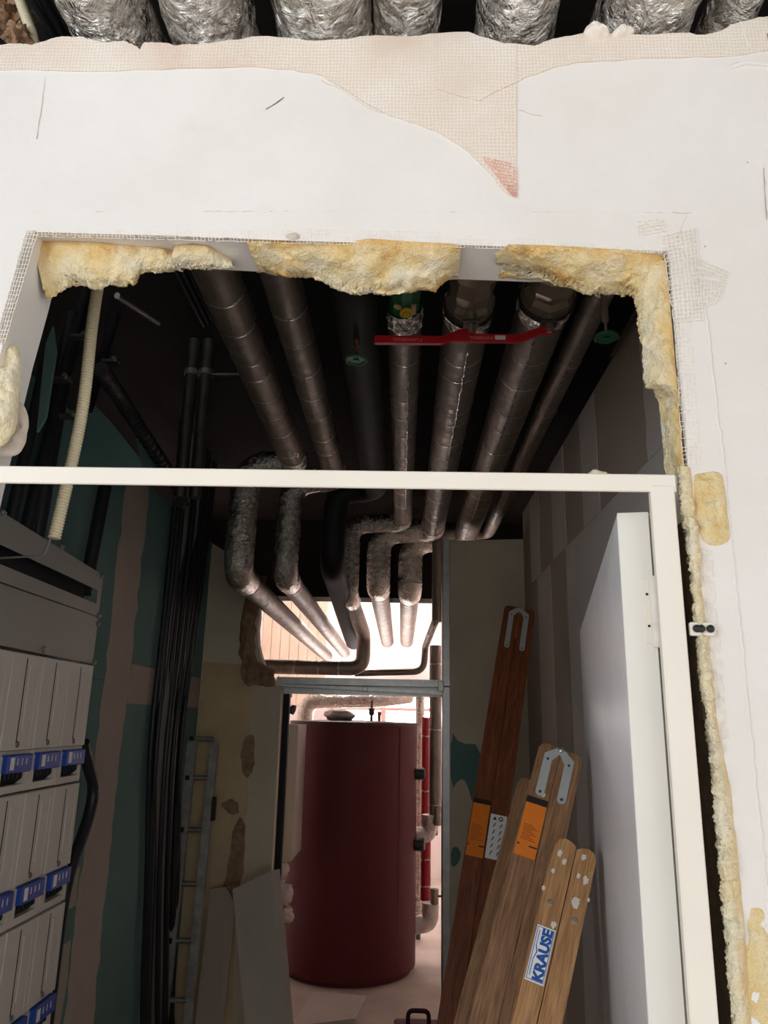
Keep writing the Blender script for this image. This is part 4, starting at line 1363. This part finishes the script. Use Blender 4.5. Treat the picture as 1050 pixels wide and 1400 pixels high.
# ================================================================ BOILER ROOM CONTENT
TX, TY, TR, TZ = -0.375, 6.26, 0.500, 1.735
tk2 = thing('buffer_tank', 'tall dark red cylindrical buffer tank beyond the far doorway', 'tank', (TX, TY, 0))
MB().lathe([(TR - 0.03, 0.0), (TR - 0.03, 0.03), (TR, 0.035), (TR + 0.002, 0.05), (TR, TZ - 0.03)], (TX, TY, 0), (0, 0, 1), 64).build('jacket', 'tank', tk2, True)
MB().lathe([(TR + 0.004, TZ - 0.03), (TR + 0.006, TZ - 0.005), (TR - 0.01, TZ), (0.05, TZ + 0.012), (0.02, TZ + 0.012)], (TX, TY, 0), (0, 0, 1), 64).build('lid', 'tank_dk', tk2, True)
ang = math.radians(-42)
sx, sy = TX + TR * math.cos(ang), TY + TR * math.sin(ang)
st_ = MB()
for z0, z1 in ((0.05, TZ - 0.04),):
    pts = []
    for k in range(9):
        a = ang + math.radians(3 * k - 1)
        pts.append((TX + (TR + 0.004) * math.cos(a), TY + (TR + 0.004) * math.sin(a)))
    vs = [Vector((x, y, z0)) for x, y in pts] + [Vector((x, y, z1)) for x, y in pts]
    st_.add(vs, [(k, k + 1, k + 10, k + 9) for k in range(8)])
st_.build('closing_strip', 'tank', tk2, True)
for z, r in ((1.36, 0.045), (0.86, 0.048)):
    a = math.radians(-12)
    MB().lathe([(r, 0), (r, 0.06), (r * 0.8, 0.075)], (TX + TR * math.cos(a), TY + TR * math.sin(a), z), (math.cos(a), math.sin(a), 0), 16).build('connection_cap', 'black', tk2, True)
MB().tube([(TX + 0.14, TY - 0.1, TZ), (TX + 0.14, TY - 0.1, TZ + 0.06)], 0.012, 8).build('vent_nozzle', 'steel_dk', tk2, True)
MB().lathe([(0.018, 0), (0.024, 0.01), (0.024, 0.05), (0.010, 0.06), (0.010, 0.11)], (TX + 0.14, TY - 0.1, TZ + 0.05), (0, 0, 1), 12).build('air_vent', 'steel_dk', tk2, True)
MB().lathe([(0.012, 0), (0.012, 0.05), (0.016, 0.055), (0.016, 0.08)], (TX + 0.20, TY - 0.08, TZ), (0, 0, 1), 10).build('sensor_pocket', 'brass', tk2, True)
under(tk2)
blobrows = []
c = Vector((TX - 0.10, TY - 0.25, TZ + 0.045))
for j in range(9):
    row = []
    for i in range(21):
        a, b = 2 * PI * (i % 20) / 20, PI * j / 8
        d = Vector((math.sin(b) * math.cos(a) * 0.11, math.sin(b) * math.sin(a) * 0.08, math.cos(b) * 0.045))
        row.append(c + d * (1 + 0.4 * noise.noise(d * 30)))
    blobrows.append(row)
tag(MB().grid(blobrows).build('rag', 'wool_foil', None, True), 'crumpled pale rag lying on the lid of the red tank', 'rag')
# horizontal collector behind the tank top, seen under the track
tc = pipe_run('collector_pipe', 'pinkish foil pipe crossing above the red tank below the steel track', [
    ('foil_jacket', 'foil_in', [(pY(418, 1010, 7.2).x, 7.2, 0.0), (pY(418, 960, 7.2).x, 7.2, pY(418, 957, 7.2).z), (pY(520, 957, 7.2).x, 7.2, pY(520, 956, 7.2).z), (pY(560, 950, 7.2).x, 7.35, pY(556, 950, 7.2).z)], 0.075, 0.02)], [])
# vertical pipes right of the tank
for k, (x, r, mat, y, z0, z1, lab) in enumerate((
        (574, 0.040, 'foil_in', 7.0, 0.13, 2.1, 'foil riser pipe immediately right of the red tank'),
        (582, 0.034, 'redpipe', 6.6, 0.62, 1.78, 'thin red riser pipe between the tank and the grey riser'),
        (595, 0.048, 'jacket', 6.35, 1.02, 2.35, 'grey jacketed riser pipe beside the right door stud'),
        (583, 0.040, 'redpipe', 6.45, 0.42, 1.0, 'short red pipe low beside the tank'))):
    p = pY(x, 1000, y)
    t = thing('riser_pipe', lab, 'pipe', (p.x, y, z0))
    MB().tube(dense([Vector((p.x, y, z0)), Vector((p.x, y, z1))], 0.1), r, 18, True, 0.01).build('pipe', mat, t, True)
    for z in (z0 + 0.1, (z0 + z1) / 2, z1 - 0.15):
        ring((p.x, y, z), r, 0.0015, 0.008, (0, 0, 1), 'tape_band', 'band', t, z)
    MB().tube([(p.x, y, z0), (p.x, y, z0 - 0.12)], r * 0.5, 12).build('bare_end', 'steel_dk', t, True)
    under(t)
for k, (y_, x0, x1, lab) in enumerate(((1140, 560, 596, 'white wrapped pipe elbow at mid height right of the tank'), (1262, 562, 596, 'white wrapped pipe elbow near the floor right of the tank'))):
    Y = 6.35
    a, b = pY(x0, y_ + 4, Y), pY(x1 - 8, y_, Y)
    o = MB().tube(dense(fillet([a, b, b + Vector((0.0, 0, 0.14))], 0.06), 0.02), 0.062, 20, True, 0.10, 22).build('wrapped_elbow', 'wool_foil', None, True)
    tag(o, lab, 'pipe')
v = pY(594, 1225, 6.3)
bv = thing('ball_valve', 'small dark ball valve with a handle above the lower wrapped elbow', 'valve', v)
MB().lathe([(0.02, -0.06), (0.032, -0.05), (0.032, 0.05), (0.02, 0.06)], v, (0, 0, 1), 8).build('body', 'brass', bv)
MB().tube(fillet([v + Vector((0.02, 0, 0)), v + Vector((0.06, -0.01, 0)), v + Vector((0.075, -0.01, 0.12))], 0.02), 0.008, 6).build('handle', 'black', bv, True)
under(bv)
v = pY(598, 1115, 6.3)
MBo = MB().lathe([(0.03, -0.07), (0.04, -0.05), (0.026, 0), (0.04, 0.05), (0.03, 0.07)], v, (0, 0, 1), 10).build('pipe_union', 'brass', None, True)
tag(MBo, 'dark brass union joining grey riser to the upper wrapped elbow', 'fitting')
# black valve at the left jamb
v = pY(391, 962, 5.3)
kv = thing('isolating_valve', 'black valve with knob at the left jamb under the track', 'valve', v)
MB().tube([v + Vector((-0.03, 0, 0.11)), v + Vector((-0.03, 0, -0.22))], 0.030, 12).build('body', 'black', kv, True)
MB().lathe([(0.012, 0), (0.012, 0.05), (0.030, 0.052), (0.034, 0.075), (0.020, 0.08)], v + Vector((-0.01, 0, -0.02)), (1, -0.2, -0.3), 10).build('knob', 'black', kv, True)
MB().lathe([(0.010, 0), (0.010, 0.03), (0.022, 0.032), (0.022, 0.045)], v + Vector((-0.01, 0, 0.05)), (1, -0.2, 0.3), 10).build('knob', 'black', kv, True)
under(kv)
# white cabinet edge left of the tank
a, b = pY(379, 990, 5.3), pY(409, 1178, 5.3)
wc = thing('wall_cabinet', 'narrow white cabinet side left of the red tank', 'cabinet', (a.x, 5.3, b.z))
MB().box((a.x, 5.3, b.z), (a.x + 0.145, 5.75, a.z), 0.004).build('body', 'gyps_white', wc)
MB().box((a.x + 0.030, 5.292, b.z), (a.x + 0.036, 5.301, a.z - 0.01)).build('seam', 'smudge', wc)
MB().box((a.x + 0.07, 5.29, (a.z + b.z) / 2 + 0.08), (a.x + 0.095, 5.30, (a.z + b.z) / 2 + 0.09), 0.002).build('latch', 'steel', wc)
under(wc)
for k, (x, y, s) in enumerate(((381, 1190, 0.075), (384, 1222, 0.085), (388, 1250, 0.07))):
    c = pY(x, y, 5.5)
    rows = []
    for j in range(13):
        row = []
        for i in range(25):
            a_, b_ = 2 * PI * (i % 24) / 24, PI * j / 12
            d = Vector((math.sin(b_) * math.cos(a_), math.sin(b_) * math.sin(a_), math.cos(b_) * 0.8))
            row.append(c + d * s * (1 + 0.4 * fbm(d * 1.8 + Vector((k * 3, 0, 0)), 3)))
        rows.append(row)
    tag(MB().grid(rows).build('wool_bundle', 'wool_foil', None, True), ['topmost', 'middle', 'lowest'][k] + ' crumpled insulation bundle between white cabinet and red tank', 'insulation', 'insulation bundles by the tank')
# cardboard on the floor, red toolbox
tag(MB().prism([(-0.62, 5.05, 0.0), (-0.25, 5.2, 0.0), (-0.2, 5.6, 0.0), (-0.55, 5.65, 0.0)], (0, 0, 0.02)).build('board_offcut', 'gyps_white', None), 'flat board offcut on the floor in front of the red tank', 'board')
c = pZ(572, 1395, 0.22)
tb = thing('toolbox', 'dark red toolbox with a carrying handle at the bottom of the picture', 'toolbox', (c.x, c.y, 0))
MB().box((c.x - 0.13, c.y - 0.09, 0.0), (c.x + 0.13, c.y + 0.09, 0.20), 0.012).build('case', 'tank', tb)
MB().box((c.x - 0.135, c.y - 0.095, 0.145), (c.x + 0.135, c.y + 0.095, 0.155), 0.002).build('lid_seam', 'tank_dk', tb)
MB().tube(fillet([(c.x - 0.055, c.y, 0.195), (c.x - 0.055, c.y, 0.265), (c.x + 0.055, c.y, 0.265), (c.x + 0.055, c.y, 0.195)], 0.03), 0.012, 10).build('handle', 'tank_dk', tb, True)
for s in (-1, 1):
    MB().box((c.x + s * 0.07 - 0.015, c.y - 0.105, 0.12), (c.x + s * 0.07 + 0.015, c.y - 0.09, 0.175), 0.003).build('latch', 'black', tb)
under(tb)

# ================================================================ WOODEN LADDERS
def ladder(label, top_px, Yt, low_px, Yl, W, wood, parts, rear=0.25):
    """folded step ladder seen from its side: stile pairs side by side; local z along it, x across"""
    T, L = pY(*top_px, Yt), pY(*low_px, Yl)
    dz = (T - L).normalized()
    B = L - dz * (L.z / dz.z)
    view = ((T + L) / 2 - EYE).normalized()
    dy = (view - dz * view.dot(dz)).normalized()
    dx = dy.cross(dz)
    M_ = Matrix.Translation(B) @ Matrix((dx, dy, dz)).transposed().to_4x4()
    H = (T - B).length
    t = thing('wooden_step_ladder', label, 'ladder')
    t.matrix_world = M_
    s = W / 2
    g = 0.0012
    for y0 in (0.0, rear):
        for sg in (-1, 1):
            x0, x1 = (-s, -g) if sg < 0 else (g, s)
            o = MB()
            r = 0.022
            hh = H - 0.006 * (sg > 0)
            prof = [(x0, 0), (x1, 0), (x1, hh - r * (0.5 if sg < 0 else 1)), (x1 - r * 0.5, hh - 0.004), (x0 + r, hh), (x0 + r * 0.3, hh - r * 0.3), (x0, hh - r)] if sg < 0 else \
                   [(x0, 0), (x1, 0), (x1, hh - r), (x1 - r * 0.3, hh - r * 0.3), (x1 - r, hh), (x0 + r * 0.5, hh - 0.004), (x0, hh - r * 0.5)]
            o.prism([(x + ((-0.045 if 0.11 < W < 0.14 else -0.006) if y0 else 0), y0, z) for x, z in prof], (0, 0.022, 0)).build('stile', wood, t)
    k = 0.28
    while k < H - 0.1:
        MB().box((-s + 0.006, 0.02, k), (-g, rear + 0.005, k + 0.022), 0.003).build('tread', wood, t)
        k += 0.25
    parts(t, s, H)
    return t


def strap(t, x, z0, z1, zx, w_, y=-0.0032):
    """hinge strap: rounded bar bending towards the hinge pin"""
    n = 8
    pts = []
    for k in range(n + 1):
        a = PI + PI * k / n
        pts.append((x + w_ * math.cos(a), z0 + w_ * math.sin(a)))
    sg = 1 if zx > x else -1
    side = [(x + w_, z1 - w_ * (0.8 if sg > 0 else 0)), (zx + w_ * 0.3, z1 + abs(zx - x) * 0.9 - w_ * 0.6), (zx - w_ * 0.3 * sg, z1 + abs(zx - x) * 0.9 + w_ * 0.9), (x - w_, z1 + w_ * 0.5)] if sg > 0 else \
           [(x + w_, z1 + w_ * 0.5), (zx + w_ * 0.3, z1 + abs(zx - x) * 0.9 + w_ * 0.9), (zx - w_ * 0.3, z1 + abs(zx - x) * 0.9 - w_ * 0.6), (x - w_, z1 - w_ * 0.8)]
    o = MB().prism([(a, 0.0, b) for a, b in pts + side], (0, y, 0)).build('hinge_strap', 'strap', t)
    for z in (z0, z1 - 0.01):
        MB().lathe([(w_ * 0.32, 0), (w_ * 0.32, 0.002)], (x, y, z), (0, -1, 0), 8).build('rivet', 'steel_dk', o)


def hinge(t, s, H, zlen=0.165, drop=0.05):
    strap(t, -s * 0.48, H - drop - zlen, H - drop, -0.002, 0.0125)
    strap(t, s * 0.48, H - drop - zlen - 0.004, H - drop - 0.002, 0.002, 0.0125)
    MB().lathe([(0.008, 0), (0.008, 0.006), (0.004, 0.009)], (0, -0.003, H - drop + s * 0.44), (0, -1, 0), 12).build('hinge_pin', 'steel', t, True)


def sticker(t, x0, x1, z0, z1, mat, name='sticker'):
    return MB().box((x0, -0.0012, z0), (x1, 0.0002, z1)).build(name, mat, t)


def deco_orange(t, s, H, z1, z0):
    sticker(t, -s + 0.004, -0.003, z0, z1, 'orange')
    o = sticker(t, -s + 0.002, -0.0028, z1 + 0.002, z1 + 0.020, 'print_dark', 'sticker_header')
    hgt = z1 - z0
    pr = MB()
    n = 9
    for k in range(n):
        zz = z0 + hgt * (0.30 + 0.035 * k)
        pr.box((-s + 0.012, -0.0016, zz), (-0.012 - 0.008 * (k % 3), -0.0010, zz + 0.0018))
    pr.build('fine_print', 'print_rust', t)['kind'] = 'stuff'
    MB().box((-s + 0.006, -0.0017, z0 + hgt * 0.19), (-s + 0.013, -0.0010, z0 + hgt * 0.215)).build('print_mark', 'print_dark', t)
    MB().box((-0.026, -0.0017, z0 + hgt * 0.19), (-0.0035, -0.0010, z0 + hgt * 0.215)).build('print_mark', 'print_dark', t)


def splash(t, x, z, r, n=9):
    pts = []
    for k in range(n):
        a = 2 * PI * k / n
        q = r * random.uniform(0.65, 1.15)
        pts.append((x + q * math.cos(a), 0.0002, z + 1.4 * q * math.sin(a)))
    MB().prism(pts, (0, -0.0015, 0)).build('paint_splash', 'paint', t)


def parts1(t, s, H):
    hinge(t, s, H, 0.19, 0.045)
    z1 = H - 1.01
    deco_orange(t, s, H, H - 1.01, H - 1.22)
    st = sticker(t, 0.004, s - 0.006, H - 1.215, H - 1.04, 'white', 'pictogram_sticker')
    hh, zb = 0.175, H - 1.215
    pr = []
    tri = MB().prism([(0.014, -0.0014, zb + hh * 0.87), (0.030, -0.0014, zb + hh * 0.87), (0.022, -0.0014, zb + hh * 0.95)], (0, -0.0006, 0)).build('warning_triangle', 'print_dark', t)
    MB().lathe([(0.009, 0), (0.009, 0.0008)], (0.046, -0.0012, zb + hh * 0.91), (0, -1, 0), 14).build('round_pictogram', 'print_dark', t)
    MB().lathe([(0.005, 0), (0.005, 0.0012)], (0.046, -0.0012, zb + hh * 0.91), (0, -1, 0), 12).build('round_pictogram', 'white', t)
    for r_ in range(5):
        for c_ in range(2):
            x, z = 0.018 + 0.026 * c_, zb + hh * (0.08 + 0.155 * r_)
            MB().prism([(x, -0.0014, z), (x + 0.003, -0.0014, z), (x + 0.011, -0.0014, z + 0.016), (x + 0.008, -0.0014, z + 0.019), (x + 0.004, -0.0014, z + 0.010)], (0, -0.0004, 0)).build('pictogram', 'print_dark', t)


def parts2(t, s, H):
    hinge(t, s, H, 0.115, 0.04)
    deco_orange(t, s, H, H - 0.195, H - 0.345)
    for x, z, r in ((-0.05, 0.9, 0.004), (0.02, 0.7, 0.006), (0.04, 0.62, 0.007), (-0.02, H - 0.16, 0.006)):
        splash(t, x, z, r)


def parts3(t, s, H):
    for x, z, r in ((-0.035, H - 0.04, 0.009), (-0.02, H - 0.055, 0.008), (-0.04, H - 0.085, 0.006), (0.02, H - 0.03, 0.008), (0.035, H - 0.08, 0.010), (0.018, H - 0.075, 0.006), (0.025, H - 0.135, 0.013), (-0.012, H - 0.20, 0.009),
                    (-0.052, H - 0.13, 0.006), (0.05, H - 0.12, 0.005)):
        splash(t, x, z, r * 0.75, 16)
    for x in (-0.03, 0.03):
        MB().lathe([(0.007, 0), (0.008, 0.001), (0.004, 0.002)], (x, 0, H - 0.165 - 0.3 * x), (0, -1, 0), 12).build('rivet', 'brass', t, True)
    zc = H - 0.268
    # white name plate with a thin blue line border
    sticker(t, -s + 0.004, -0.004, zc - 0.058, zc + 0.058, 'white', 'name_plate')
    for a in ((-s + 0.006, -s + 0.0075, zc - 0.055, zc + 0.055), (-0.0075, -0.006, zc - 0.055, zc + 0.055), (-s + 0.006, -0.006, zc - 0.055, zc - 0.0538), (-s + 0.006, -0.006, zc + 0.0538, zc + 0.055)):
        MB().box((a[0], -0.0017, a[2]), (a[1], -0.0010, a[3])).build('plate_border', 'print_blue', t)
    MB().prism([(-s + 0.011, -0.0012, zc - 0.048), (-s + 0.0125, -0.0012, zc - 0.048), (-s + 0.0125, -0.0012, zc - 0.012), (-s + 0.017, -0.0012, zc + 0.002), (-s + 0.0125, -0.0012, zc + 0.016), (-s + 0.0125, -0.0012, zc + 0.048), (-s + 0.011, -0.0012, zc + 0.048), (-s + 0.011, -0.0012, zc + 0.014), (-s + 0.0148, -0.0012, zc + 0.002), (-s + 0.011, -0.0012, zc - 0.012)],
              (0, -0.0005, 0)).build('roof_mark', 'print_blue', t)
    M_ = Matrix.Translation((-s * 0.5 + 0.006, -0.0014, zc)) @ Matrix.Rotation(-PI / 2, 4, 'Y') @ Matrix.Rotation(PI / 2, 4, 'X')
    text_mesh('KRAUSE', 0.030, 'lettering', 'print_blue', M_, t, 0.0016)


ladder('tall reddish wooden step ladder with orange and white stickers, leftmost of three', (711, 830), 3.75, (628, 1400), 2.95, 0.150, 'wood_red', parts1)
ladder('middle brown wooden step ladder with steel hinge straps and one orange sticker', (768, 1022), 2.36, (681, 1400), 2.02, 0.128, 'wood_brn', parts2)
ladder('shortest tan wooden step ladder with blue lettered name plate and paint splashes', (790, 1152), 2.0, (734, 1400), 1.83, 0.099, 'wood_tan', parts3, 0.07)
